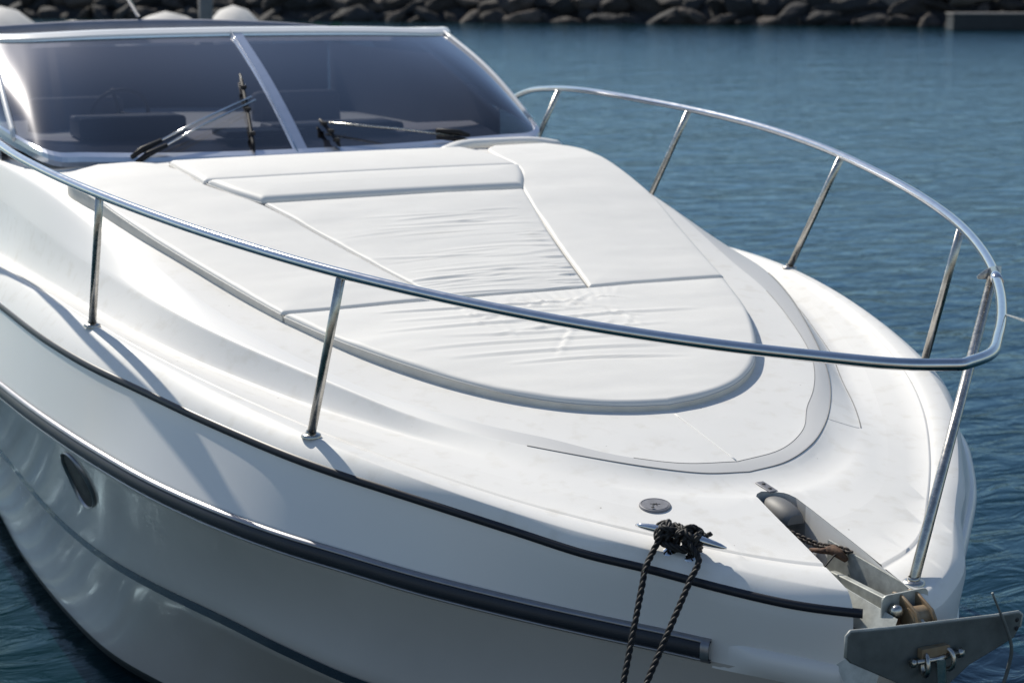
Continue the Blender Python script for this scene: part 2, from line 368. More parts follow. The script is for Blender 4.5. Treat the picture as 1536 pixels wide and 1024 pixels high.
# rolled gunwale
rs = []
for k in range(9):
    a = math.pi / 2 * k / 8; w1 = .28
    fy, fz_ = math.sin(a) * w1 + (k / 8) * (1 - w1), (1 - math.cos(a)) * w1 + (k / 8) * (1 - w1)
    rs.append(full([V((g.x + (s_.x - g.x) * fy, g.y + (s_.y - g.y) * fy, g.z + (s_.z - g.z) * fz_)) for g, s_ in zip(G, S)]))
deck.loft(rs, 0)
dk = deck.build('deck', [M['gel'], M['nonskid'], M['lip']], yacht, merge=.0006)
from mathutils.bvhtree import BVHTree
_bvh = BVHTree.FromPolygons([v.co.copy() for v in dk.data.vertices], [tuple(p.vertices) for p in dk.data.polygons])
def deckz0(x, y):
    h = _bvh.ray_cast(V((x, y, 3)), V((0, 0, -1))); return h[0].z if h[0] is not None else zof(G, x)
cut_slot(dk)

# fine open joints round the raised pad base
def joint(C, x_star, x_port, r, nm):
    st_ = [V((p.x, -p.y, p.z)) for p in reversed(C) if p.x > x_star]; pt_ = [p for p in C[1:] if p.x > x_port]
    if x_star > 5: st_ = []; pt_ = [p for p in pt_ if p.x < .45]
    b = MB(); b.tube([p + V((0, 0, .0004)) for p in st_ + pt_], r, 6); b.build(nm, M['joint'], yacht)
joint(O, .30, -1.25, .0019, 'lip_joint'); joint(T, .52, -1.0, .0011, 'panel_joint'); joint(B, 9, -1.35, .0019, 'moulding_edge')
# raised moulding seam on the centreline ahead of the pad
sm_ = MB(); sm_.tube([V((x, .0, deckz0(x, 0) + .0004)) for x in [.24 + .41 * k / 16 for k in range(17)]], .0028, 8)
sm_.build('centre_seam', M['gel'], yacht)
js = MB()
js.tube([V((x, y, deckz0(x, y) + .0002)) for x, y in [(.405 + .045 * k / 8, .545 + .115 * k / 8) for k in range(9)]], .0012, 6)
js.build('moulding_joint', M['piping'], yacht)
# ---- hull shell: topsides S->R, then flare down
hull = MB()
def off(C, d, dz=0):
    N_ = outward(C); return [V((p.x + n.x * d, max(p.y + n.y * d, 0) if i else 0, p.z + dz)) for i, (p, n) in enumerate(zip(C, N_))]
S2 = off(S, .004, -.028)
Rk = off(R, .0, -.062)
hull.loft([full(S), full(S2)], 0)
hull.loft([full(S2)] + [full(lerpc(S2, R, t, -.006 * math.sin(math.pi * t))) for t in (.2, .4, .6, .8, .92)] + [full(R)], 0)
hull.loft([full(R), full(Rk)], 0)
def flare(a, b, ts, inn, mi):
    rs = []
    for t in ts:
        c = [p.lerp(q, t) for p, q in zip(a, b)]; rs.append(full(off(c, -inn * math.sin(math.pi * t))))
    hull.loft(rs, mi)
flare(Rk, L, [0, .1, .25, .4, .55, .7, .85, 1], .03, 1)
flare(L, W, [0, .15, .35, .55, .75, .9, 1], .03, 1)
W2 = off(W, -.01, -.04)
hull.loft([full(W), full(W2)], 2)
hull.loft([full(W2), full(lerpc(W2, K, .5)), full(K)], 2)
# transom
tr = [V((-9.5, 0, zdeck(-9)))]
for C in (T, O, B, G, S, R, Rk, L, W, K):
    tr.append(C[-1])
vs = [V((-9.5, -p.y, p.z)) for p in reversed(tr[1:])] + [V((-9.5, p.y, p.z)) for p in tr[1:]]
hull.add(vs, [tuple(range(len(vs)))], 0, False)
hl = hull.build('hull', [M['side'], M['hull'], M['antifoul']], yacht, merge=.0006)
cut_slot(hl, -.43)

# slot walls
P = slot_poly(); lk = MB()
def deckz(x, y):
    """height of the deck surface at a point"""
    h = _bvh.ray_cast(V((x, y, 3)), V((0, 0, -1)))
    return h[0].z if h[0] is not None else zof(G, x)
Pd = []
for i in range(len(P)):
    a, b = P[i], P[(i + 1) % len(P)]
    for k in range(6): Pd.append((a[0] + (b[0] - a[0]) * k / 6, a[1] + (b[1] - a[1]) * k / 6))
Pd = [p for p in Pd if p[0] < 1.66]
# order starts at the bow on port, goes aft and round to starboard
k0 = max(range(len(Pd)), key=lambda i: (Pd[i][1] > -.06) * 10 + Pd[i][0]); Pd = Pd[k0:] + Pd[:k0]
top = [V((x, y, deckz(x, y) - .001)) for x, y in Pd]
for i in range(len(top) - 1):
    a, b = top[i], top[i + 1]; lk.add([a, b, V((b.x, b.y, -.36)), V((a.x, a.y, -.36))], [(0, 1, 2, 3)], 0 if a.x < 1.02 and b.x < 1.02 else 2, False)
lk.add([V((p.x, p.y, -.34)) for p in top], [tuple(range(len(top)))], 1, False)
lk.build('anchor_locker', [M['locker'], M['dark'], M['gel']], yacht)
# ---- black stripe along the deck joint (proud rubber bead)
st = MB()
SA, SB = off(S, .007, .001), off(S, .009, -.021)
i0 = next(i for i, p in enumerate(S) if p.y > .16)
sp = next(i for i, p in enumerate(S) if p.y > .03)
def side(C, i, sgn): return [V((p.x, sgn * p.y, p.z)) for p in C[i:]]
sp = next(i for i, p in enumerate(S) if p.x < -.8)
for sgn, ii in ((-1, i0), (1, sp)):
    st.loft([side(off(S, -.004, .004), ii, sgn), side(SA, ii, sgn), side(SB, ii, sgn), side(off(S, -.004, -.026), ii, sgn)], 0, flip=sgn < 0)
st.build('edge_stripe', M['black'], yacht)

# ---- rub rail: steel mouldings with a navy insert, both sides
for sgn in (-1, 1):
    xe = 1.262 if sgn < 0 else -.40
    i1 = next(i for i, p in enumerate(R) if p.x < xe)
    b = MB()
    def o2(d, dz): return side(off(R, d, dz), i1, sgn)
    b.loft([o2(.002, .002), o2(.014, .000), o2(.025, -.010), o2(.027, -.030), o2(.025, -.046), o2(.014, -.056), o2(.0, -.058)], 0)
    e = o2(.0, 0)[0]
    rb = b.build('rub_rail', M['rubber'], yacht)
    c = MB()
    c.loft([o2(.0, .010), o2(.008, .010), o2(.014, .006), o2(.021, .0), o2(.018, -.003)], 0)
    c.loft([o2(.013, -.056), o2(.018, -.060), o2(.012, -.066), o2(.0, -.066)], 0)
    c.build('steel_moulding', M['dull_steel'], rb)
    q = MB(); i2 = next(i for i, p in enumerate(R) if p.x < xe + .014)
    def o3(d, dz): return [V((p.x, sgn * p.y, p.z)) for p in off(R, d, dz)[i2:i1 + 2]]
    q.loft([o3(.0, .011), o3(.018, .008), o3(.029, -.008), o3(.030, -.048), o3(.018, -.064), o3(.0, -.068)], 0)
    q.build('end_cap', M['dull_steel'], rb)
    # rounded knuckle that carries the line on to the stem
    q = MB(); i3 = next(i for i, p in enumerate(R) if p.y > .16)
    N_ = outward(R); rgs = []
    for (d, dz) in ((-.006, .014), (.008, .010), (.020, -.004), (.022, -.030), (.010, -.060), (-.010, -.085)):
        rgs.append([V((p.x + n.x * (d * f_ - .006 * (1 - f_)), sgn * (p.y + n.y * (d * f_ - .006 * (1 - f_))), p.z + dz)) for p, n in zip(R[0:i2 + 1], N_[0:i2 + 1]) for f_ in (max(0, min(1, (p.x - (xe + .014)) / .10)) * max(.3, min(1, p.y / .25)),)])
    q.loft(rgs, 0); q.build('bow_knuckle', M['side'], yacht)

# ---- painted line on the hull
pl = MB()
for sgn in (-1, 1):
    a = off(L, .004, .017); b = off(L, .004, -.017)
    pl.loft([side(a, 2, sgn), side(b, 2, sgn)], 0)
pl.build('hull_line', M['navy'], yacht)

# ---- porthole on the starboard side
def hull_pt(x, z):
    y0, z0 = yof(Rk, x), zof(Rk, x); y1, z1 = yof(L, x), zof(L, x); t = (z - z0) / (z1 - z0)
    return V((x, -(y0 + (y1 - y0) * t - .03 * math.sin(math.pi * t)), z))
for px, nm in ((-1.53, 'porthole'),):
    for (sx, dummy) in ((px, 0),):
        ph = MB(); A_, B__ = .160, .122; cz = -.490
        c0 = hull_pt(px, cz); tx = (hull_pt(px + .1, cz) - hull_pt(px - .1, cz)).normalized(); tz = (hull_pt(px, cz + .05) - hull_pt(px, cz - .05)).normalized()
        nrm = tx.cross(tz); nrm = nrm if nrm.y < 0 else -nrm
        def ell(s, d):
            r = []
            for k in range(48):
                a = 2 * math.pi * k / 48; ca, sa = math.cos(a), math.sin(a)
                ca = math.copysign(abs(ca) ** .85, ca); sa = math.copysign(abs(sa) ** .85, sa)
                q = hull_pt(px + A_ * s * ca, cz + .05 * s * ca + (B__ + (s - 1) * .05) * sa); r.append(q + nrm * d)
            return r
        ph.loft([ell(1.08, .001), ell(1.07, .010), ell(1.02, .014), ell(.98, .010), ell(.955, -.0)], 0, closed=True)
        p_ = ph.build('porthole', M['dull_steel'], yacht)
        g = MB(); g.loft([ell(.96, .002), ell(.6, .003), ell(.2, .003)], 0, closed=True); g.add(ell(.2, .003), [tuple(range(48))], 0)
        g.build('pane', mat('porthole_glass', (.006, .007, .009), .5, spec=.15), p_)

# ------------------------------------------------------------------ rail
rail_h = half(RAIL_, 220, 2, 1.3)
railc = full(rail_h)
rl = MB(); rl.tube(railc, .0178, 18)
rl.build('bow_rail', M['steel'], yacht)
def railp(x, sgn):
    return V((x, sgn * yof(rail_h, x), zof(rail_h, x)))
def stanchion(base, topp, nm='stanchion', r=.0160):
    b = MB(); base = V(base); topp = V(topp); d = (topp - base).normalized()
    b.tube([base, base.lerp(topp, .5), topp - d * .012], r, 16)
    s = b.build(nm, M['steel_rough'], yacht)
    f = MB(); f.lathe(base + V((0, 0, -.002)), [(.0, .008), (.022, .010), (.026, .008), (.031, .006), (.034, .003), (.035, -.004)], 28)
    f.lathe(base + V((0, 0, 0)), [(.0175, .0), (.0195, .008), (.018, .014), (.016, .016)], 20)
    f.build('base_flange', M['steel_rough'], s)
    return s
for bx, tx in ((0.0, .235), (-1.55, -1.19), (-3.2, -2.80), (-4.95, -4.60)):
    for sgn in (-1, 1):
        if sgn < 0 and bx < -3: bx, tx = bx - .35, tx - .35
        elif bx < -3 and sgn > 0: bx, tx = {-3.55: (-3.2, -2.80), -5.3: (-4.95, -4.60)}[round(bx, 2)]
        by = yof(G, bx); bz = zof(G, bx) + .002
        stanchion((bx, sgn * by, bz), railp(tx, sgn))
stanchion((1.586, .034, -.222), (.843, .91, .532), r=.0172)
# small bracket plate where the rail sleeve ends
br = MB(); c = railp(.843, 1)
tdir = (railp(.80, 1) - railp(.90, 1)).normalized()
br.tube([c - tdir * .16, c - tdir * .08, c + tdir * .0], .0192, 18)
br.build('rail_sleeve', M['steel'], yacht)
pb = MB(); a0 = c + V((0, 0, .012)); u = V((-.35, -.93, -.10)).normalized(); w = V((.2, .0, -1)).normalized(); pts = []
for (s_, t_) in ((-.028, -.004), (0, -.006), (.03, .002), (.062, .022), (.058, .032), (.03, .036), (.012, .062), (-.004, .085), (-.018, .05)):
    pts.append(a0 + u * s_ + w * t_)
th = u.cross(w).normalized() * .002
pb.add([p - th for p in pts] + [p + th for p in pts], [tuple(range(9)), tuple(range(17, 8, -1))] + [(k, (k + 1) % 9, 9 + (k + 1) % 9, 9 + k) for k in range(9)], 0, False)
pb.build('rail_bracket', M['steel_rough'], yacht)

# ------------------------------------------------------------------ windshield
wb, wt = half(WB_, 120, 1, 1.0), half(WT_, 120, 1, 1.0)
def wpt(u, t, sgn=1, d=0.0):
    i = u * 119; a = int(min(i, 118)); f = i - a; yk = (lambda y: y - .10 * max(0, min(1, (y - .7) / .7))) if sgn < 0 else (lambda y: y)
    p = wb[a].lerp(wb[a + 1], f); q = wt[a].lerp(wt[a + 1], f)
    r = p.lerp(q, t) ; bulge = .035 * math.sin(math.pi * t)
    n = V((.43, .0, .9)) if u < .3 else V((.25, .5, .8)); r = r + n.normalized() * (bulge + d)
    return V((r.x, sgn * yk(r.y), r.z))
UP = .395                                                     # where the front glass meets the side glass
def pane(u0, u1, sgn, parent, name='windshield_pane'):
    g = MB(); rows = []
    for j in range(15):
        t = .025 + .95 * j / 14; rows.append([wpt(u0 + (u1 - u0) * k / 70, t, sgn) for k in range(71)])
    g.loft(rows, 0)
    return g.build(name, M['glass'], parent)
wind = empty('windshield', (0, 0, 0)); wind.parent = yacht
for sgn in (-1, 1):
    pane(.0, UP, sgn, wind); pane(UP + .008, .93, sgn, wind, 'side_pane')
fr = MB()
lowr, upr = [[wpt(i / 119, t, -1) for i in reversed(range(112))] + [wpt(i / 119, t, 1) for i in range(1, 112)] for t in (0.0, 1.0)]
def strip(path, sec, b, mi=0):
    rs = [[p + V(o_) for p in path] for o_ in sec]; b.loft(rs + [rs[0]], mi, smooth=False)
strip(lowr, ((.030, 0, -.012), (.022, 0, .014), (-.028, 0, .034), (-.045, 0, .0), (.0, 0, -.04)), fr)
fr.build('lower_frame', M['alu'], wind)
f2 = MB(); strip(upr, ((.032, 0, -.020), (.030, 0, .008), (-.02, 0, .030), (-.10, 0, .034), (-.10, 0, .01), (-.02, 0, -.03)), f2)
f2.build('upper_frame', M['white_alu'], wind)
f3 = MB(); strip(upr, ((.036, 0, -.024), (.034, 0, -.006), (.024, 0, -.004), (.0, 0, -.044), (.02, 0, -.05)), f3)
f3.build('steel_trim', M['steel'], wind)
mu = MB(); rows = []
for dy in (-.043, -.034, .034, .043):
    rows.append([wpt(0, t, 1, .012 if abs(dy) < .04 else .0) + V((0, dy, 0)) for t in [j / 12 for j in range(13)]])
mu.loft(rows, 0, smooth=False); mu.build('centre_post', M['alu'], wind)
mu = MB(); mu.tube([wpt(0, t, 1, .014) + V((0, -.030, 0)) for t in [j / 12 for j in range(13)]], .006, 8)
mu.build('post_trim', M['steel'], wind)
for sgn in (-1, 1):
    cp = MB(); cp.tube([wpt(UP + .004, t, sgn, .006) for t in [j / 12 for j in range(13)]], .016, 10); cp.build('corner_post', M['white_alu'], wind)

# wipers (starboard parallelogram wiper, port folded wiper)
def wiper(a, e, bl0, bl1, two=True):
    w_ = MB(); a = V(a); e = V(e); d = (e - a).normalized(); s_ = V((0, 1, 0)); s_ = (s_ - d * s_.dot(d)).normalized()
    n_ = s_.cross(d); n_ = n_ if n_.z > 0 else -n_
    for k in ((-.018, .018) if two else (0,)):
        w_.tube([a + s_ * k * 1.3 + n_ * .012, a.lerp(e, .5) + s_ * k + n_ * .028, e + s_ * k * .9 + n_ * .012], .0065, 8)
    arm = w_.build('wiper_arm', M['steel'] if two else M['steel_rough'], wind)
    for k in (-.022, .022):
        h = MB(); h.tube([a + s_ * k - d * .07, a + s_ * k + n_ * .02, a + d * .14 + s_ * k + n_ * .016], [.013, .018, .012], 10)
        h.build('wiper_pivot', M['blackplastic'], arm)
    b = MB(); bl0 = V(bl0); bl1 = V(bl1)
    pts = [bl0.lerp(bl1, t / 10) + n_ * (.008 + .014 * math.sin(math.pi * t / 10)) for t in range(11)]
    b.tube(pts, [.006] + [.011] * 9 + [.006], 8)
    for t in (2, 5, 8): b.box(pts[t] + n_ * .006, (.035, .03, .02))
    b.build('wiper_blade', M['blackplastic'], arm)
    return arm
def wy(y, t, d=.02):   # point on the glass by half-breadth
    best = min(range(60), key=lambda i: abs(wpt(i / 119, t, 1).y - abs(y))); return wpt(best / 119, t, 1 if y > 0 else -1, d)
wiper(wy(-.90, .0, .03), wy(-.135, .36, .03), wy(-.125, .57, .02), wy(-.255, .01, .02))
wiper(wy(.99, .02, .03), wy(.22, .17, .03), wy(.175, .21, .02), wy(.25, .02, .02), two=False)

# cockpit behind the glass
ck = MB()
ck.loft([[V((-3.98, y, .555)) for y in (-1.35, 0, 1.35)], [V((-4.5, y, .60)) for y in (-1.45, 0, 1.45)], [V((-4.9, y, .62)) for y in (-1.5, 0, 1.5)], [V((-5.0, y, .35)) for y in (-1.5, 0, 1.5)]], 0)
ck.build('dashboard', M['dash'], yacht)
pod = MB()
for (x, y, w_, d_, h_) in ((-4.75, -.75, .62, .30, .12), (-4.6, .45, .8, .35, .05), (-4.45, -.05, .5, .3, .04)):
    pod.box((x, y, .62 + h_ / 2), (d_, w_, h_))
pod.build('instrument_pod', M['seatdark'], yacht, bevel=.03)
sw = MB(); c = V((-5.15, -.70, .72)); ax = V((-.85, 0, .5)).normalized(); a = ax.orthogonal().normalized(); b_ = ax.cross(a)
sw.tube([c + (a * math.cos(k / 32 * 2 * math.pi) + b_ * math.sin(k / 32 * 2 * math.pi)) * .17 for k in range(33)], .012, 8, caps=False)
for k in range(3): sw.tube([c, c + (a * math.cos(k * 2.094) + b_ * math.sin(k * 2.094)) * .19], .012, 8)
sw.build('steering_wheel', M['blackplastic'], yacht)
cab = MB()
cab.add([(-5.0, -1.5, .1), (-5.0, 1.5, .1), (-7.6, 1.5, .1), (-7.6, -1.5, .1)], [(0, 1, 2, 3)], 0, False)
cab.add([(-7.6, -1.5, .1), (-7.6, 1.5, .1), (-7.6, 1.5, 1.02), (-7.6, -1.5, 1.02)], [(0, 1, 2, 3)], 0, False)
for s_ in (-1, 1): cab.add([(-4.5, s_ * 1.52, .1), (-7.6, s_ * 1.52, .1), (-7.6, s_ * 1.52, 1.02), (-5.6, s_ * 1.52, 1.02), (-4.5, s_ * 1.52, .70)], [(0, 1, 2, 3, 4)], 0, False)
cab.build('cockpit_lining', M['cabin'], yacht)
for y, c_ in ((-.75, 'cabin'), (.75, 'cabin')):
    s_ = MB(); s_.box((-5.9, y, .35), (.5, .62, .3)); s_.box((-6.15, y, .55), (.14, .62, .42), Matrix.Rotation(-.15, 3, 'Y'))
    s_.build('helm_seat', M[c_], yacht, bevel=.05)
# folded canvas top behind the windshield frame
cv = MB(); path = crom([(-5.9, -1.62, 1.10), (-6.2, -1.5, 1.16), (-6.3, -.9, 1.195), (-6.3, -.2, 1.205), (-6.3, .4, 1.195), (-6.28, .9, 1.17), (-6.1, 1.35, 1.12)], 40)
cv.tube(path, [.022 + .020 * math.sin(math.pi * i / 39) for i in range(40)], 12)
cv.build('folded_canvas_top', M['canvas'], yacht)
an = MB(); an.tube([(-6.3, -.277, 1.262), (-6.38, -.42, 1.55), (-6.6, -.8, 2.4)], [.014, .012, .006], 8)
an.build('antenna', M['steel'], yacht)

# ------------------------------------------------------------------ deck fittings
def fill_cap(c, r, tilt):
    b = MB(); b.lathe(V(c), [(0, .005), (r * .82, .005), (r * .84, .0035), (r * .88, .0035), (r * .90, .005), (r * .97, .004), (r, .001), (r, -.006)], 40, axis=tilt)
    o = b.build('deck_cap', M['chip'], yacht)
    for p_ in o.data.polygons: p_.use_smooth = False
    s = MB()
    for sx in (-1, 1):
        s.lathe(V(c) + V((sx * .028, -sx * .024, .005)), [(0, .001), (.005, .001), (.0055, 0)], 12, axis=tilt)
    for k in range(3):
        a = k * math.pi / 3; s.box(V(c) + V((0, 0, .0058)), (.034, .0016, .001), Matrix.Rotation(a, 3, 'Z'))
    s.build('cap_engraving', M['dark'], o)
fill_cap((.851, -.432, deckz(.851, -.432) + .001), .052, V((.12, -.05, 1)))
pt = MB(); a0 = V((.842, .0, deckz(.842, 0) + .002))
for k in range(1): pt.box(a0, (.085, .034, .006), Matrix.Rotation(math.radians(3), 3, 'Z') @ Matrix.Rotation(math.radians(8), 3, 'Y'))
dp = pt.build('deck_plate', M['chip'], yacht, bevel=.003)
for dx in (-.018, .02):
    sc = MB(); sc.lathe(a0 + V((dx, 0, .002 - dx * .14)), [(0, .003), (.006, .003), (.007, 0)], 12); sc.build('screw', M['dark'], dp)
# cleat on starboard gunwale
cl = MB(); e0, e1 = V((1.030, -.604, -.112)), V((1.262, -.418, -.146)); cpath = []
for k in range(17):
    t = k / 16; p = e0.lerp(e1, t); p.z += .006 * math.sin(math.pi * t) - .004; cpath.append(p)
cl.tube(cpath, [.0035] + [.0035 + .0125 * math.sin(math.pi * k / 16) ** .55 for k in range(1, 16)] + [.0035], 16)
cleat = cl.build('cleat', M['steel'], yacht)
for t in (.38, .62):
    lg = MB(); p = e0.lerp(e1, t); lg.lathe(V((p.x, p.y, p.z - .066)), [(.030, 0), (.028, .006), (.014, .014), (.011, .045), (.013, .06)], 18); lg.build('cleat_leg', M['steel'], cleat)
# ------------------------------------------------------------------ twisted rope helper
def resample(P, step):
    P = [V(p) for p in P]; tot = sum((P[i + 1] - P[i]).length for i in range(len(P) - 1)); return crom(P, max(int(tot / step), 8))
def rope_mesh(b, P, r, pitch=None, strands=3, step=None, n=7, mi=0):
    pitch = pitch or r * 7; step = step or pitch / 10
    C = resample(P, step); prev = None; F = []
    for i, p in enumerate(C):
        t = (C[min(i + 1, len(C) - 1)] - C[max(i - 1, 0)]).normalized()
        a = t.orthogonal().normalized() if prev is None else (prev - t * prev.dot(t)).normalized()
        prev = a; F.append((a, t.cross(a)))
    for s_ in range(strands):
        pts = []
        for i, p in enumerate(C):
            g = 2 * math.pi * (i * step / pitch) + 2 * math.pi * s_ / strands
            pts.append(p + (F[i][0] * math.cos(g) + F[i][1] * math.sin(g)) * r * .52)
        b.tube(pts, r * .55, n, mi)
rope = MB(); off_ = V((0, 0, ZW))
mid = e0.lerp(e1, .46)
d_ = (e1 - e0).normalized(); up_ = V((0, 0, 1)); sd = d_.cross(up_).normalized()          # sd points to starboard/outboard side
if sd.y > 0: sd = -sd
def cp(t, s_, u_): return e0.lerp(e1, t) + sd * s_ + up_ * u_
def edge_drop(x):  # gunwale just outside S
    return V((x, -yof(S, x) - .028, zof(S, x) + .02))
rr_ = .0098
# coils round the cleat
coil = []
for k in range(70):
    t = .30 + .40 * (k / 69) + .0; g = k / 69 * 2 * math.pi * 4.2
    coil.append(cp(t, math.cos(g) * (.030 + .004 * math.sin(k * 1.3)), -.004 + math.sin(g) * .026))
rope_mesh(rope, coil, rr_ * .95)
fig = []
for k in range(64):
    g = k / 63 * 2 * math.pi * 2
    fig.append(cp(.5 + .20 * math.sin(g), .026 * math.sin(2 * g) + .004, .016 + .012 * math.cos(g * 1.5) - .01 * abs(math.sin(g))))
rope_mesh(rope, fig, rr_)
bs_ = []
for k in range(60):
    g = k / 59 * 2 * math.pi * 2.2
    bs_.append(cp(.5 + .21 * math.cos(g), .042 * math.sin(g), -.032 + .012 * k / 59))
rope_mesh(rope, bs_, rr_)
rope_mesh(rope, [cp(.27, .03, -.02), cp(.25, -.01, .012), cp(.32, -.03, .018), cp(.36, .0, .03), cp(.42, .032, .01)], rr_)
rope_mesh(rope, [cp(.70, .03, -.02), cp(.74, -.01, .008), cp(.69, -.028, .016), cp(.60, .0, .034), cp(.52, .034, .01)], rr_)
rope_mesh(rope, [cp(.72, -.01, .005), cp(.78, -.022, .016), cp(.80, -.026, .022)], rr_ * .8)
# two parts leading down over the gunwale
def hang(a, b, n=7, sag=.0):
    a, b = V(a), V(b); return [a.lerp(b, k / n) for k in range(n + 1)]
SA1 = [cp(.34, .01, .012), cp(.33, .034, -.002), V((1.120, -.585, -.165))] + hang((1.150, -.635, -.215), (1.316, -.80, -.496)) + [V((1.50, -.98, -.80)), V((1.66, -1.16, -1.10))]
SB1 = [cp(.66, .01, .010), cp(.65, .036, -.004), V((1.245, -.505, -.178))] + hang((1.268, -.545, -.225), (1.366, -.75, -.486)) + [V((1.49, -.99, -.80)), V((1.61, -1.21, -1.10))]
rope_mesh(rope, SA1, rr_); rope_mesh(rope, SB1, rr_)
ro = rope.build('mooring_rope', M['rope'], None, loc=(0, 0, ZW))
tag(ro, 'black twisted mooring rope wound round the steel cleat, hanging over the hull', 'rope')

# ------------------------------------------------------------------ bow roller channel + anchor
AY = -.062
rol = MB()
x0, x1 = 1.20, 1.66
def wall(y, z0a, z1a, z0b, z1b, th=.006, x0=x0, x1=x1):
    vs = []
    for yy in (y - th / 2, y + th / 2):
        vs += [V((x0, yy, z0a)), V((x0, yy, z1a)), V((x1, yy, z1b)), V((x1, yy, z0b))]
    rol.add(vs, [(0, 1, 2, 3), (7, 6, 5, 4), (0, 4, 5, 1), (1, 5, 6, 2), (2, 6, 7, 3), (3, 7, 4, 0)], 0, False)
wall(AY + .062, -.31, -.198, -.34, -.226)
wall(AY - .058, -.31, -.245, -.36, -.268)
rol.add([V((x0, AY - .058, -.30)), V((x0, AY + .062, -.30)), V((x1, AY + .062, -.335)), V((x1, AY - .058, -.335))], [(0, 1, 2, 3)], 0, False)
# flared starboard cheek running down the stem
rgs = []
for t in [k / 12 for k in range(13)]:
    x = 1.22 + .50 * t
    rgs.append([V((x, AY - .061, -.247 - .022 * t)), V((x + .005, AY - .072 - .010 * t, -.262 - .05 * t)), V((x + .01, AY - .085 - .045 * t, -.275 - .16 * t ** 1.3)), V((x + .012, AY - .10 - .085 * t, -.285 - .30 * t ** 1.5))])
rol.loft(rgs, 0)
roller = rol.build('bow_roller', M['galv'], yacht)
pl_ = MB()
def plate(pts, n, th, b, mi=0):
    n = V(n).normalized() * th / 2; k = len(pts); P_ = [V(p) for p in pts]
    b.add([p - n for p in P_] + [p + n for p in P_], [tuple(range(k)), tuple(range(2 * k - 1, k - 1, -1))] + [(i, (i + 1) % k, k + (i + 1) % k, k + i) for i in range(k)], mi, False)
def rrect(w, h, r, n=5):
    out = []
    for cx, cy, a0 in ((w / 2 - r, h / 2 - r, 0), (-w / 2 + r, h / 2 - r, 90), (-w / 2 + r, -h / 2 + r, 180), (w / 2 - r, -h / 2 + r, 270)):
        for k in range(n): a = math.radians(a0 + 90 * k / (n - 1)); out.append((cx + r * math.cos(a), cy + r * math.sin(a)))
    return out
# transverse cheek plate the shank passes through (rounded corner)
fx = 1.655
plate([V((fx, AY + .012 + a, -.292 + b + a * .02)) for a, b in rrect(.165, .15, .018)], (1, 0, .0), .006, pl_)
pl_.build('cheek_plate', M['galv'], roller)

anchor = empty('anchor', (1.6, AY, ZW - .3))
tag(anchor, 'weathered galvanised anchor with a broad dark plate hanging off the bow roller', 'anchor')
def ap(p): return V(p) - V((1.6, AY, -.3))
sh = MB()
# shank: deep bar lying in the channel
plate([ap(p) for p in ((1.30, AY + .01, -.262), (1.60, AY + .01, -.262), (1.73, AY + .01, -.275), (1.76, AY + .01, -.29), (1.76, AY + .01, -.33), (1.60, AY + .01, -.325), (1.30, AY + .01, -.30))], (0, 1, 0), .022, sh)
sh.build('shank', M['galv'], anchor, bevel=.003)
tn = MB()
for yy in (AY - .004, AY + .052):
    plate([ap(p) for p in ((1.62, yy, -.225), (1.66, yy, -.222), (1.735, yy, -.252), (1.752, yy, -.275), (1.750, yy, -.33), (1.62, yy, -.33))], (0, 1, 0), .010, tn)
tn.tube([ap((1.70, AY - .01, -.283)), ap((1.70, AY + .06, -.283))], .034, 18)
tn.build('roller_block', M['tan'], anchor, bevel=.003)
bo = MB(); bo.lathe(ap((1.668, AY - .035, -.262)), [(.0, .034), (.011, .034), (.0185, .028), (.020, .020), (.020, .0), (.012, -.002)], 18, axis=(1, -.25, .1))
bo.build('bolt', M['steel_rough'], anchor)
ru = MB(); ru.box(ap((1.672, AY - .03, -.298)), (.02, .028, .05), Matrix.Rotation(.3, 3, 'X')); ru.build('rusty_pin', M['rust'], anchor, bevel=.008)
# broad plate
fl = MB(); fxp = 1.785
outl = [(-.350, -.262), (-.338, -.250), (-.20, -.262), (.0, -.274), (.18, -.285), (.262, -.287), (.277, -.296), (.272, -.335), (.255, -.366), (.19, -.392), (.10, -.425), (.03, -.475), (-.0, -.56), (-.02, -.66), (-.08, -.66), (-.12, -.50), (-.155, -.44), (-.22, -.405), (-.33, -.346), (-.351, -.325)]
plate([ap((fxp - .09 * max(0, (-.30 - z)) , y, z)) for y, z in outl], (1, 0, .1), .012, fl)
fl.build('fluke_plate', M['galv_dark'], anchor, bevel=.003)
ed = MB(); ed.tube([ap((fxp + .001, y, z + .001)) for y, z in [(-.352, -.325), (-.351, -.262), (-.338, -.249), (-.20, -.261), (.0, -.273), (.18, -.284), (.264, -.286), (.279, -.296), (.273, -.335)]], .0045, 8)
ed.build('plate_edge', M['galv'], anchor)
hl_ = MB()
for z in (-.308, -.335): hl_.lathe(ap((fxp + .006, .258, z)), [(0, .001), (.006, .001), (.007, 0)], 12, axis=(1, 0, 0))
hl_.build('plate_hole', M['dark'], anchor)
shk = MB()
def ringp(c, r, ax, a0=0, a1=360, n=20, sx=1.0):
    ax = V(ax).normalized(); a = V((0, 0, 1)); a = (a - ax * a.dot(ax)).normalized(); b = ax.cross(a)
    return [V(c) + a * math.cos(math.radians(a0 + (a1 - a0) * k / n)) * r + b * math.sin(math.radians(a0 + (a1 - a0) * k / n)) * r * sx for k in range(n + 1)]
shk.tube(ringp(ap((fxp + .02, -.085, -.385)), .032, (.3, 1, 0), sx=.7), .0075, 8, caps=False)
shk.tube(ringp(ap((fxp + .02, -.005, -.380)), .030, (.3, -1, 0), sx=.7), .0075, 8, caps=False)
shk.tube([ap((fxp + .02, -.13, -.372)), ap((fxp + .025, -.05, -.372)), ap((fxp + .02, .03, -.366))], .0085, 8)
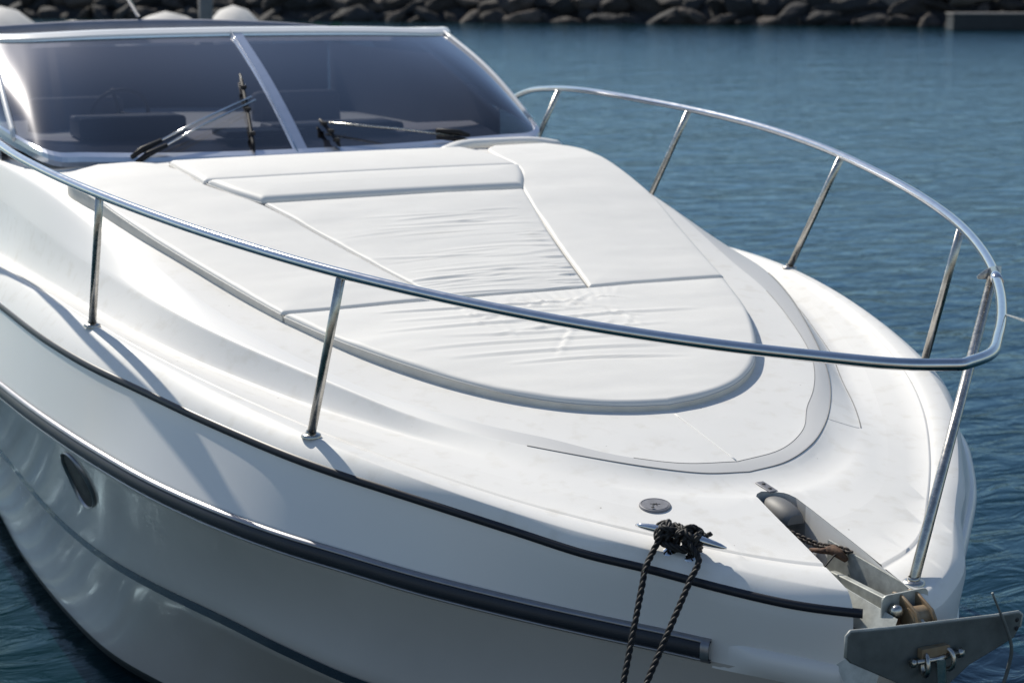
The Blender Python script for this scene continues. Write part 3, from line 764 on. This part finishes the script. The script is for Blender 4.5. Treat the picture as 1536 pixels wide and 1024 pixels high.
shk.lathe(ap((fxp + .02, -.135, -.372)), [(.0, .0), (.014, .0), (.014, .014), (0, .014)], 6, axis=(0, 1, 0))
shk.lathe(ap((fxp + .02, .03, -.368)), [(.0, .0), (.015, .0), (.015, .016), (0, .016)], 6, axis=(0, 1, 0))
shk.build('shackle', M['steel_rough'], anchor)
rb_ = MB(); plate([ap((fxp + .012, -.05 + a, -.352 + b * .9)) for a, b in rrect(.10, .035, .006)], (1, 0, 0), .02, rb_)
rb_.build('rusty_lug', M['tan'], anchor)
tg = MB(); plate([ap(p) for p in ((fxp + .03, -.055, -.37), (fxp + .035, -.028, -.372), (fxp + .035, -.018, -.46), (fxp + .03, -.02, -.58), (fxp + .03, -.05, -.58), (fxp + .03, -.045, -.46))], (1, 0, 0), .008, tg)
tg.build('hanging_strap', M['steel'], anchor)
# chain in the slot
ch = MB()
cpts = crom([(.885, -.060, -.165), (.96, -.082, -.172), (1.06, -.082, -.190), (1.14, -.055, -.205), (1.20, -.035, -.212), (1.27, -.02, -.202), (1.33, -.005, -.20)], 44)
for i in range(0, 43):
    p = cpts[i]; t = (cpts[min(i + 1, 43)] - cpts[max(i - 1, 0)]).normalized(); up = V((0, 0, 1)) if i % 2 else V((0, 1, 0)); s_ = (up - t * up.dot(t)).normalized()
    link = []
    for k in range(13):
        a = 2 * math.pi * k / 12; link.append(p + t * math.cos(a) * .0115 + s_ * math.sin(a) * .0080)
    ch.tube(link, .0038, 6, caps=False)
cho = ch.build('anchor_chain', M['chain'], None, loc=(0, 0, ZW))
tag(cho, 'thin rusty chain lying in the anchor slot behind the bow roller', 'chain')
swv = MB(); swv.tube([(1.245, -.042, -.215), (1.27, -.035, -.206), (1.30, -.028, -.212), (1.325, -.02, -.226)], [.010, .017, .016, .009], 10)
swv.tube([(1.20, -.07, -.222), (1.235, -.052, -.218), (1.26, -.04, -.212)], [.007, .009, .012], 8)
swv.build('rusty_swivel', M['rust'], cho)
dm = MB(); rgs = []
for i in range(13):
    a = math.pi * (i / 12) * .86; x = .955 - .088 * math.cos(a); rr2 = math.sin(a) ** .6 if a > 0 else 0
    rgs.append([V((x, -.012 + .052 * rr2 * math.cos(g), -.185 - .10 * (x - .955) + .052 * rr2 * math.sin(g))) for g in [math.pi * k / 14 for k in range(15)]])
dm.loft(rgs, 0); dm.add(rgs[-1], [tuple(range(15))], 0, False); dm.build('chain_pipe_cover', mat('grey_cover_plastic', (.17, .17, .168), .55, var=.15, vscale=14), yacht)
gy = MB(); gy.lathe((1.165, -.075, -.262), [(.0, .03), (.032, .03), (.046, .024), (.046, .016), (.030, .008), (.030, -.004), (.05, -.012), (.05, -.03)], 28)
gy.build('windlass_gypsy', M['steel'], yacht)
tie = MB(); tie.tube([(1.29, -.005, -.20), (1.30, -.05, -.215), (1.315, -.118, -.262), (1.32, -.13, -.29)], .003, 6)
to = tie.build('cord', M['rope'], None, loc=(0, 0, ZW)); tag(to, 'short black cord tied across the bow roller channel', 'cord')
# stiff wire beside the plate
wi = MB(); wi.tube(crom([(1.80, .150, -.205), (1.805, .170, -.25), (1.81, .200, -.315), (1.81, .226, -.385), (1.80, .226, -.45), (1.79, .212, -.53), (1.78, .19, -.66)], 24), [.0035] * 4 + [.0055] * 20, 8)
wo = wi.build('bent_cable', M['galv_dark'], None, loc=(0, 0, ZW)); tag(wo, 'bent grey cable hanging down beside the far end of the anchor plate', 'cable')
# thin guy from the pulpit
gw = MB(); gw.tube([railp(1.337, 1) + V((.0, .016, 0)), V((2.6, -.501, .794)), V((4.2, -1.80, 1.15))], .0026, 6)
go = gw.build('thin_line', M['steel_rough'], None, loc=(0, 0, ZW)); tag(go, 'thin pale line tied to the front of the bow rail, leading to the right', 'line')

# ------------------------------------------------------------------ sun pad cushions
def pt_on(C, t):
    i = t * (len(C) - 1); a = int(min(i, len(C) - 2)); return C[a].lerp(C[a + 1], i - a)
def zp(x, y): return zdeck(x) + .037 + .014 * max(0, min(1, -x))  - .012 * (y / 1.4) ** 2
def cl_sp(n, k=.75):
    out = []
    for i in range(n):
        t = i / (n - 1); out.append(t * (1 - k) + k * (.5 - .5 * math.cos(math.pi * t)))
    return out
def cushion(name, near, far, label, wr=None, nu=90, nv=90, rise=0.0, edge=.016, crown=.007, aft=None, tip=False, th=.052, gap=.004):
    """near / far: plan outlines (x,y) from one end to the other"""
    Nn, Ff = crom([(x, y, 0) for x, y in near], 200), crom([(x, y, 0) for x, y in far], 200)
    us, vs_ = cl_sp(nu), cl_sp(nv)
    grid = []
    for v in vs_:
        a, b = pt_on(Nn, v), pt_on(Ff, v); row = []
        for u in us: row.append(a.lerp(b, u))
        grid.append(row)
    bnd = [p for p in grid[0]] + [r[-1] for r in grid[1:]] + [p for p in reversed(grid[-1][:-1])] + [r[0] for r in reversed(grid[1:-1])]
    if tip: bnd = [r[-1] for r in grid[0:]] + [p for p in reversed(grid[-1][:-1])] + [r[0] for r in reversed(grid[1:-1])]
    sub = bnd[::2]; segs = [(sub[i], sub[(i + 1) % len(sub)]) for i in range(len(sub))]
    def dist(p):
        m = 9
        for a, b in segs:
            ax, ay, bx, by = a.x, a.y, b.x, b.y; dx, dy = bx - ax, by - ay; l = dx * dx + dy * dy
            t = 0 if l < 1e-12 else max(0, min(1, ((p.x - ax) * dx + (p.y - ay) * dy) / l))
            qx, qy = ax + dx * t - p.x, ay + dy * t - p.y; q = qx * qx + qy * qy
            if q < m: m = q
        return math.sqrt(m)
    b = MB(); rows = []
    for row in grid:
        rw = []
        for p in row:
            d = dist(p); z = zp(p.x, p.y) + rise
            e = 1 - min(d / edge, 1); z -= edge * .75 * (1 - math.sqrt(max(0, 1 - e * e)))
            z += crown * (1 - math.exp(-d / .10))
            if wr: z += wr(p.x, p.y) * min(1, d / .018)
            rw.append(V((p.x, p.y, z)))
        rows.append(rw)
    b.loft(rows, 0)
    # skirt
    def zb(p): return zdeck(p.x) - .012 - .045 * max(0, min(1, (-p.x - 1.8) / 1.2)) * max(0, min(1, abs(p.y) - .6))
    idx = []
    top = []
    R_ = rows
    seq = [p for p in R_[0]] + [r[-1] for r in R_[1:]] + [p for p in reversed(R_[-1][:-1])] + [r[0] for r in reversed(R_[1:-1])]
    if tip: seq = [r[-1] for r in R_] + [p for p in reversed(R_[-1][:-1])] + [r[0] for r in reversed(R_[1:-1])]
    seq = seq + [seq[0]]
    b.loft([seq, [p + V((0, 0, -.006)) for p in seq], [V((p.x, p.y, zb(p))) for p in seq]], 1)
    o = b.build(name, [M['vinyl'], M['vinyl_side']], None, loc=(0, 0, ZW), merge=.0004)
    tag(o, label, 'cushion', 'sun pad cushions on the foredeck')
    pp = MB(); pp.tube([p + V((0, 0, -.001)) for p in seq[::2]] + [seq[0] + V((0, 0, -.001))], .0036, 6, caps=False)
    pp.build('piping', M['piping'], o)
    return o
rnd = random.Random(3)
def make_wr(strokes):
    """strokes: x0,y0,x1,y1,curve,amp,width"""
    def f(x, y):
        z = 0
        for (x0, y0, x1, y1, cu, am, wd) in strokes:
            dx, dy = x1 - x0, y1 - y0; l2 = dx * dx + dy * dy; t = ((x - x0) * dx + (y - y0) * dy) / l2
            if t < -.05 or t > 1.05: continue
            l = math.sqrt(l2); q = ((x - x0) * dy - (y - y0) * dx) / l - cu * math.sin(math.pi * t)
            if abs(q) > wd * 4: continue
            fall = max(0, math.sin(math.pi * min(max(t, 0), 1))) ** .6
            s_ = q / wd; z += am * fall * (math.exp(-s_ * s_) - .7 * math.exp(-(s_ - 1.5) ** 2))
        return z + .0042 * noise.noise(V((x * 4.5, y * 2.2, 1.3))) + .0012 * noise.noise(V((x * 14, y * 5, 4.1)))
    return f
cs = []
for k in range(38):          # centre panel: creases running athwartships, denser to port and forward
    x = -1.12 - 1.05 * rnd.random() ** 1.5; w = .34 + (-1.07 - x) * .24; y1 = w * rnd.uniform(.2, 1.0); y0 = y1 - rnd.uniform(.25, .9)
    cs.append((x + rnd.uniform(-.03, .03), max(y0, -w), x + rnd.uniform(-.05, .05), min(y1, w), rnd.uniform(-.02, .02), rnd.uniform(.0012, .0034), rnd.uniform(.006, .013)))
for k in range(30):          # short gathers at the port seam
    x = -1.10 - .8 * rnd.random(); w = .34 + (-1.07 - x) * .24
    cs.append((x, w - rnd.uniform(.08, .2), x + rnd.uniform(-.02, .02), w + .02, .006, rnd.uniform(.002, .004), .008))
wr_c = make_wr(cs)
fs_ = []
for k in range(7):
    x = -.98 + .115 * k; fs_.append((x, -rnd.uniform(.55, .85) + .03 * k, x + .06 + rnd.uniform(-.02, .04), rnd.uniform(.1, .8) - .04 * k, rnd.uniform(-.03, .03), rnd.uniform(.0035, .006), rnd.uniform(.009, .016)))
for k in range(30):          # creased patch in the middle
    a = rnd.uniform(0, math.pi); x = -.92 + .32 * rnd.random(); y = rnd.uniform(-.35, .38); l = rnd.uniform(.05, .14)
    fs_.append((x - l * math.cos(a), y - l * math.sin(a), x + l * math.cos(a), y + l * math.sin(a), rnd.uniform(-.02, .02), rnd.uniform(.0025, .005), rnd.uniform(.007, .013)))
for k in range(16):
    y = -.35 + .055 * k; fs_.append((-1.07, y, -.86 + rnd.uniform(-.05, .05), y * .8 + rnd.uniform(-.04, .04), rnd.uniform(-.01, .01), rnd.uniform(.002, .0045), rnd.uniform(.007, .012)))
fs_ += [(-.76, .16, -.30, -.20, .01, .0045, .010), (-1.04, .12, -.86, .20, .01, .004, .012), (-1.04, .02, -.88, .06, .01, .004, .012), (-1.02, .30, -.90, .34, .01, .003, .012)]
wr_f = make_wr(fs_)
ss = [(-1.5, -1.1, -1.52, -.6, .01, .0012, .014), (-1.9, -1.15, -1.95, -.7, .01, .001, .014), (-2.4, .8, -2.38, 1.3, 0, .001, .02), (-1.5, .7, -1.48, 1.15, 0, .0012, .014)]
wr_s = make_wr(ss)
# outline of the pad (plan), tip -> aft
PF = [(.197, 0), (.170, .15), (.088, .34), (-.046, .505), (-.212, .637), (-.415, .758), (-.705, .897), (-1.085, 1.03)]
cushion('front_cushion', [(x, -y) for x, y in PF], PF, 'rounded front cushion of the sun pad, creased in the middle, nearest the anchor', wr_f, nu=170, nv=170, tip=True, edge=.022)
ga = .006
cushion('centre_cushion', [(-1.10, -.345), (-1.75, -.495), (-2.45, -.665)], [(-1.10, .345), (-1.75, .50), (-2.45, .69)], 'flat wrinkled centre cushion of the sun pad between the two long side cushions', wr_c, nu=190, nv=170)
for sgn, lb in ((-1, 'long smooth side cushion of the sun pad nearest the viewer, under the near rail'), (1, 'long smooth side cushion of the sun pad on the far side by the open water')):
    inner = [(-1.10, .357), (-1.75, .510), (-2.45, .690), (-2.62, .765), (-2.84, .855), (-3.18, .875), (-3.40, .93), (-3.52, 1.02)]
    outer = [(-1.10, 1.035), (-1.35, 1.10), (-1.72, 1.195), (-2.24, 1.325), (-2.72, 1.405), (-3.09, 1.452), (-3.36, 1.462), (-3.56, 1.36)]
    if sgn < 0: outer = outer[:-2] + [(-3.32, 1.38), (-3.50, 1.22)]
    a_, b_ = [(x, sgn * y) for x, y in inner], [(x, sgn * y) for x, y in outer]
    cushion('side_cushion', a_ if sgn > 0 else b_, b_ if sgn > 0 else a_, lb, wr_s, nu=70, nv=120)
cushion('headrest_cushion', [(-2.465, -.675), (-2.64, -.765), (-2.835, -.835)], [(-2.465, .695), (-2.64, .785), (-2.845, .86)], 'narrow raised headrest cushion lying across the pad behind the centre cushion', None, rise=.018, edge=.034, crown=.012, nu=60, nv=50)
cushion('rear_cushion', [(-2.86, -.845), (-3.16, -.862), (-3.44, -.86)], [(-2.87, .865), (-3.16, .862), (-3.46, .80)], 'rear cushion of the sun pad right below the windshield', None, rise=.008, edge=.03, nu=60, nv=50)
# moulded coaming end at the foot of the windshield
for sgn in (1,):
    cm = MB(); path = crom([(-3.50, sgn * .70, .575), (-3.60, sgn * .86, .60), (-3.66, sgn * 1.10, .60), (-3.66, sgn * 1.35, .595), (-3.62, sgn * 1.50, .57)], 30)
    cm.tube(path, [.02] + [.045] * 28 + [.02], 14, flat=.6); cm.build('windshield_coaming', M['gel'], yacht)

# ------------------------------------------------------------------ camera
CX, CY, CZ, YAW, PIT, ROL, LF = 5.6919, -3.2448, 1.5631, .44392, .20308, 0, 7.90114
d = V((-math.cos(YAW), math.sin(YAW), 0)); fwd = d * math.cos(PIT) + V((0, 0, -math.sin(PIT)))
rgt = fwd.cross(V((0, 0, 1))).normalized(); upv = rgt.cross(fwd)
cam = bpy.data.cameras.new('camera'); co = bpy.data.objects.new('camera', cam); COL.objects.link(co)
mw = Matrix((rgt, upv, -fwd)).transposed().to_4x4(); mw.translation = V((CX, CY, CZ + ZW)); co.matrix_world = mw
cam.sensor_width = 36; cam.lens = math.exp(LF) / 1536 * 36; cam.clip_end = 5000; cam.clip_start = .1
cam.dof.use_dof = True; cam.dof.focus_distance = 5.9; cam.dof.aperture_fstop = 3.8
scene.camera = co
hf = V((d.x, d.y, 0)); hr_ = V((rgt.x, rgt.y, 0)).normalized(); C0 = V((CX, CY, 0))
def ground(lat, dist, z=0):     # a place on the water: metres to the right, metres away from the quay viewpoint
    p = C0 + hf * dist + hr_ * lat; return V((p.x, p.y, z))

# ------------------------------------------------------------------ water
wm = MB(); s_ = 1500; wm.add([(-s_, -s_, 0), (s_, -s_, 0), (s_, s_, 0), (-s_, s_, 0)], [(0, 1, 2, 3)], 0, False)
tag(wm.build('water', M['water'], None), 'rippled blue green harbour water', 'water', kind='structure')
# quay the viewpoint stands on
q = MB(); c = ground(0, -3.2, .60)
Rq = Matrix.Rotation(math.atan2(hr_.y, hr_.x), 3, 'Z')
q.box((c.x, c.y, .35), (60, 9, 1.9), Rq)
tag(q.build('quay', M['concrete'], None, bevel=.03), 'concrete quay edge below the viewpoint', 'quay', kind='structure')

# ------------------------------------------------------------------ breakwater
def shore_dist(lat): return 108 - .32 * lat
rockmeshes = []
for k in range(7):
    rg = random.Random(50 + k); bm = bmesh.new()
    for i in range(20):
        v_ = V((rg.gauss(0, 1), rg.gauss(0, 1), rg.gauss(0, 1))).normalized(); v_ = V((v_.x * 1.0, v_.y * .8, v_.z * .65)) * rg.uniform(.85, 1.1); bm.verts.new(v_)
    r_ = bmesh.ops.convex_hull(bm, input=bm.verts)
    bmesh.ops.delete(bm, geom=[v for v in bm.verts if not v.link_faces], context='VERTS')
    bmesh.ops.bevel(bm, geom=bm.edges[:], offset=.03, segments=1, affect='EDGES')
    for it in range(1): bmesh.ops.subdivide_edges(bm, edges=[e for e in bm.edges if e.calc_length() > .3], cuts=2, use_grid_fill=True)
    bmesh.ops.triangulate(bm, faces=bm.faces)
    for v in bm.verts: v.co += v.co.normalized() * .09 * noise.noise(v.co * 2.2 + V((k, 0, 0)))
    me = bpy.data.meshes.new('boulder'); bm.to_mesh(me); bm.free()
    for p in me.polygons: p.use_smooth = True
    try: me.set_sharp_from_angle(angle=math.radians(40))
    except Exception: pass
    rockmeshes.append(me)
bank = MB(); rws = []
for j, (dd, z) in enumerate(((-.6, -.6), (1.0, .5), (2.6, 1.6), (4.5, 2.8), (7, 3.6), (14, 3.7))):
    row = []
    for i in range(90):
        lat = -60 + i * 1.35; p = ground(lat, shore_dist(lat) + dd, 0)
        row.append(V((p.x, p.y, z + .5 * noise.noise(V((i * .7, j * 1.3, 0))))))
    rws.append(row)
bank.loft(rws, 0); tag(bank.build('breakwater_bank', M['rock3'], None), 'dark rubble bank of the breakwater across the water', 'bank', kind='structure')
rg = random.Random(11)
rock_variants = {}
def rock(lat, dd, z, s, mi):
    me = rockmeshes[rg.randrange(7)]; key = (me.name, mi)
    if key not in rock_variants:
        m2 = me.copy(); m2.materials.clear(); m2.materials.append(M['rock%d' % mi]); rock_variants[key] = m2
    o = bpy.data.objects.new('boulder', rock_variants[key]); COL.objects.link(o)
    p = ground(lat, shore_dist(lat) + dd, z); o.location = p
    o.scale = (s * rg.uniform(.9, 1.9), s * rg.uniform(.7, 1.1), s * rg.uniform(.6, 1.2)); o.rotation_euler = (rg.uniform(-.7, .7), rg.uniform(-.7, .7), math.atan2(hr_.y, hr_.x) + rg.uniform(-.8, .8))
    lab = {0: 'dark grey boulder in the breakwater across the water', 1: 'brownish boulder in the breakwater across the water', 2: 'pale boulder standing out in the dark breakwater', 3: 'almost black wet boulder low in the breakwater'}[mi]
    grp = {0: 'dark grey breakwater boulders', 1: 'brownish breakwater boulders', 2: 'pale breakwater boulders', 3: 'black wet breakwater boulders'}[mi]
    tag(o, lab, 'boulder', grp)
lat = -33.0
while lat < 34:
    rock(lat, rg.uniform(-.4, .3), rg.uniform(.0, .25), rg.uniform(.55, 1.15), rg.choice([3, 3, 1, 0])); lat += rg.uniform(.8, 1.6)
lat = -33.0
while lat < 34:
    rock(lat, rg.uniform(.9, 1.8), rg.uniform(.8, 1.2), rg.uniform(.6, 1.3), rg.choice([3, 0, 0, 1, 3])); lat += rg.uniform(.9, 1.8)
lat = -33.0
while lat < 34:
    rock(lat, rg.uniform(2.4, 3.6), rg.uniform(1.8, 2.3), rg.uniform(.8, 1.4), rg.choice([0, 0, 1, 1, 2, 3])); lat += rg.uniform(1.2, 2.2)
for lat in (22.5, 24.6, 26.3): rock(lat, 1.8, 1.9, 1.3, 2)
# low grass tufts on the crest
gr = MB()
for k in range(900):
    lat = rg.choice([rg.uniform(-30, -24), rg.uniform(-12, 4), rg.uniform(-8, 0)]); p = ground(lat, shore_dist(lat) + rg.uniform(2.2, 5), rg.uniform(2.0, 3.0)); w_ = rg.uniform(.1, .3); h_ = rg.uniform(.15, .5)
    a = rg.uniform(0, 3.14); dx, dy = math.cos(a) * w_, math.sin(a) * w_
    gr.add([p + V((-dx, -dy, 0)), p + V((dx, dy, 0)), p + V((rg.uniform(-.2, .2), rg.uniform(-.2, .2), h_))], [(0, 1, 2)], 0, False)
tag(gr.build('grass', M['grass'], None), 'yellow green grass tufts along the top of the breakwater', 'grass', kind='stuff')

# dark pier at the far right
pr = empty('floating_pier', ground(27.5, 95, 0), math.atan2(hr_.y, hr_.x)); tag(pr, 'low dark floating pier against the rocks at the far right', 'pier')
b = MB(); b.box((0, 0, .38), (9.5, 1.6, .80)); b.build('float', M['pier'], pr, bevel=.05)
b = MB(); b.box((0, 0, .83), (9.6, 1.7, .08)); b.build('deck_edge', M['pile'], pr)

# ------------------------------------------------------------------ other boats moored beyond the windshield
def far_boat(lat, dist, L_, rz, label, cover=True, zt=1.5):
    e = empty('covered_boat', ground(lat, dist, 0), math.atan2(hr_.y, hr_.x) + rz); tag(e, label, 'boat', 'boats moored beyond the windshield')
    h = MB(); rgs = []
    for i in range(15):
        t = i / 14; w_ = .30 * L_ * .5 * (math.sin(math.pi * min(1, t * 1.15 + .0) * .5) if t < .8 else 1) ; w_ = max(.02, w_); x = L_ / 2 - L_ * t
        rgs.append([V((x, -w_, .9 - .1 * t)), V((x, -w_ * .85, .3)), V((x - .2 * (1 - t), -w_ * .5, -.3)), V((x - .2 * (1 - t), w_ * .5, -.3)), V((x, w_ * .85, .3)), V((x, w_, .9 - .1 * t))])
    h.loft(rgs, 0); h.add(rgs[-1], [(0, 1, 2, 3, 4, 5)], 0, False); h.add([r[0] for r in rgs] + [r[-1] for r in reversed(rgs)], [tuple(range(30))], 0, False)
    h.build('hull', M['boatwhite'], e)
    c = MB(); rgs = []
    for i in range(15):
        t = i / 14; x = L_ * (.42 - .86 * t); w_ = .15 * L_ * min(1, .25 + 1.1 * math.sin(math.pi * min(1, t * .9 + .05))); hh = (zt - .85) * (math.sin(math.pi * min(1, t * .85 + .08)) ** .7)
        rgs.append([V((x, -w_ + .0, .88)), V((x, -w_ * .85, .88 + hh * .55)), V((x, -w_ * .35, .88 + hh * .95)), V((x, 0, .88 + hh + .04 * math.sin(i * 2))), V((x, w_ * .35, .88 + hh * .95)), V((x, w_ * .85, .88 + hh * .55)), V((x, w_, .88))])
    c.loft(rgs, 0); c.build('canvas_cover', M['cover'], e)
    return e
HP = math.pi / 2
far_boat(-14.0, 50, 7.0, HP + .1, 'white covered boat cut off by the left edge beyond the windshield', zt=2.0)
far_boat(-12.0, 50, 7.4, HP, 'low white boat second from the left beyond the windshield', zt=1.62)
far_boat(-8.7, 46, 6.2, HP - .1, 'beige covered boat beyond the windshield, left of the grey piling', zt=1.95)
far_boat(-7.0, 46, 5.6, HP, 'grey canvas covered boat beyond the windshield, right of the grey piling', zt=2.1)
p_ = MB(); c = ground(-6.95, 41.5); p_.tube([(c.x, c.y, -1), (c.x, c.y, 1.4), (c.x + .02, c.y, 3.4)], [.17, .16, .16], 14)
tag(p_.build('mooring_piling', M['pile'], None), 'grey mooring piling rising behind the windshield between two covered boats', 'piling')
nt_ = MB(); c = ground(-9.0, 79.0); nt_.loft([[V((c.x, c.y, 0)) + hr_ * (k * .22 + .1 * math.sin(j * 2)) + V((0, 0, .25 * j + .12 * math.sin(k * 1.7 + j))) for k in range(10)] for j in range(4)], 0)
tag(nt_.build('fishing_net', M['net'], None), 'green fishing net heaped at the shore right of the covered boats', 'net')

# ------------------------------------------------------------------ light
SAZ, SEL = math.radians(9.5), math.radians(42)            # direction the light travels (plan) and sun elevation
sd_ = V((math.cos(SAZ) * math.cos(SEL), math.sin(SAZ) * math.cos(SEL), -math.sin(SEL)))
sl = bpy.data.lights.new('sun', 'SUN'); sl.energy = 4.75; sl.angle = math.radians(.53); sl.color = (1, .937, .825)
so = bpy.data.objects.new('sun', sl); COL.objects.link(so); so.rotation_euler = sd_.to_track_quat('-Z', 'Y').to_euler()
w = bpy.data.worlds.new('World'); scene.world = w; w.use_nodes = True; nt = w.node_tree; bg = nt.nodes['Background']
sky = nt.nodes.new('ShaderNodeTexSky'); sky.sky_type = 'NISHITA'; sky.sun_disc = False; sky.sun_elevation = SEL
ts = -sd_; sky.sun_rotation = math.atan2(ts.x, ts.y)
sky.air_density = 1; sky.dust_density = .4; sky.ozone_density = 1.5
nt.links.new(sky.outputs[0], bg.inputs['Color']); bg.inputs['Strength'].default_value = .105
scene.view_settings.view_transform = 'Standard'; scene.view_settings.look = 'None'; scene.view_settings.exposure = 0
scene.cycles.max_bounces = 8; scene.cycles.transparent_max_bounces = 8
scene.cycles.sample_clamp_indirect = 6
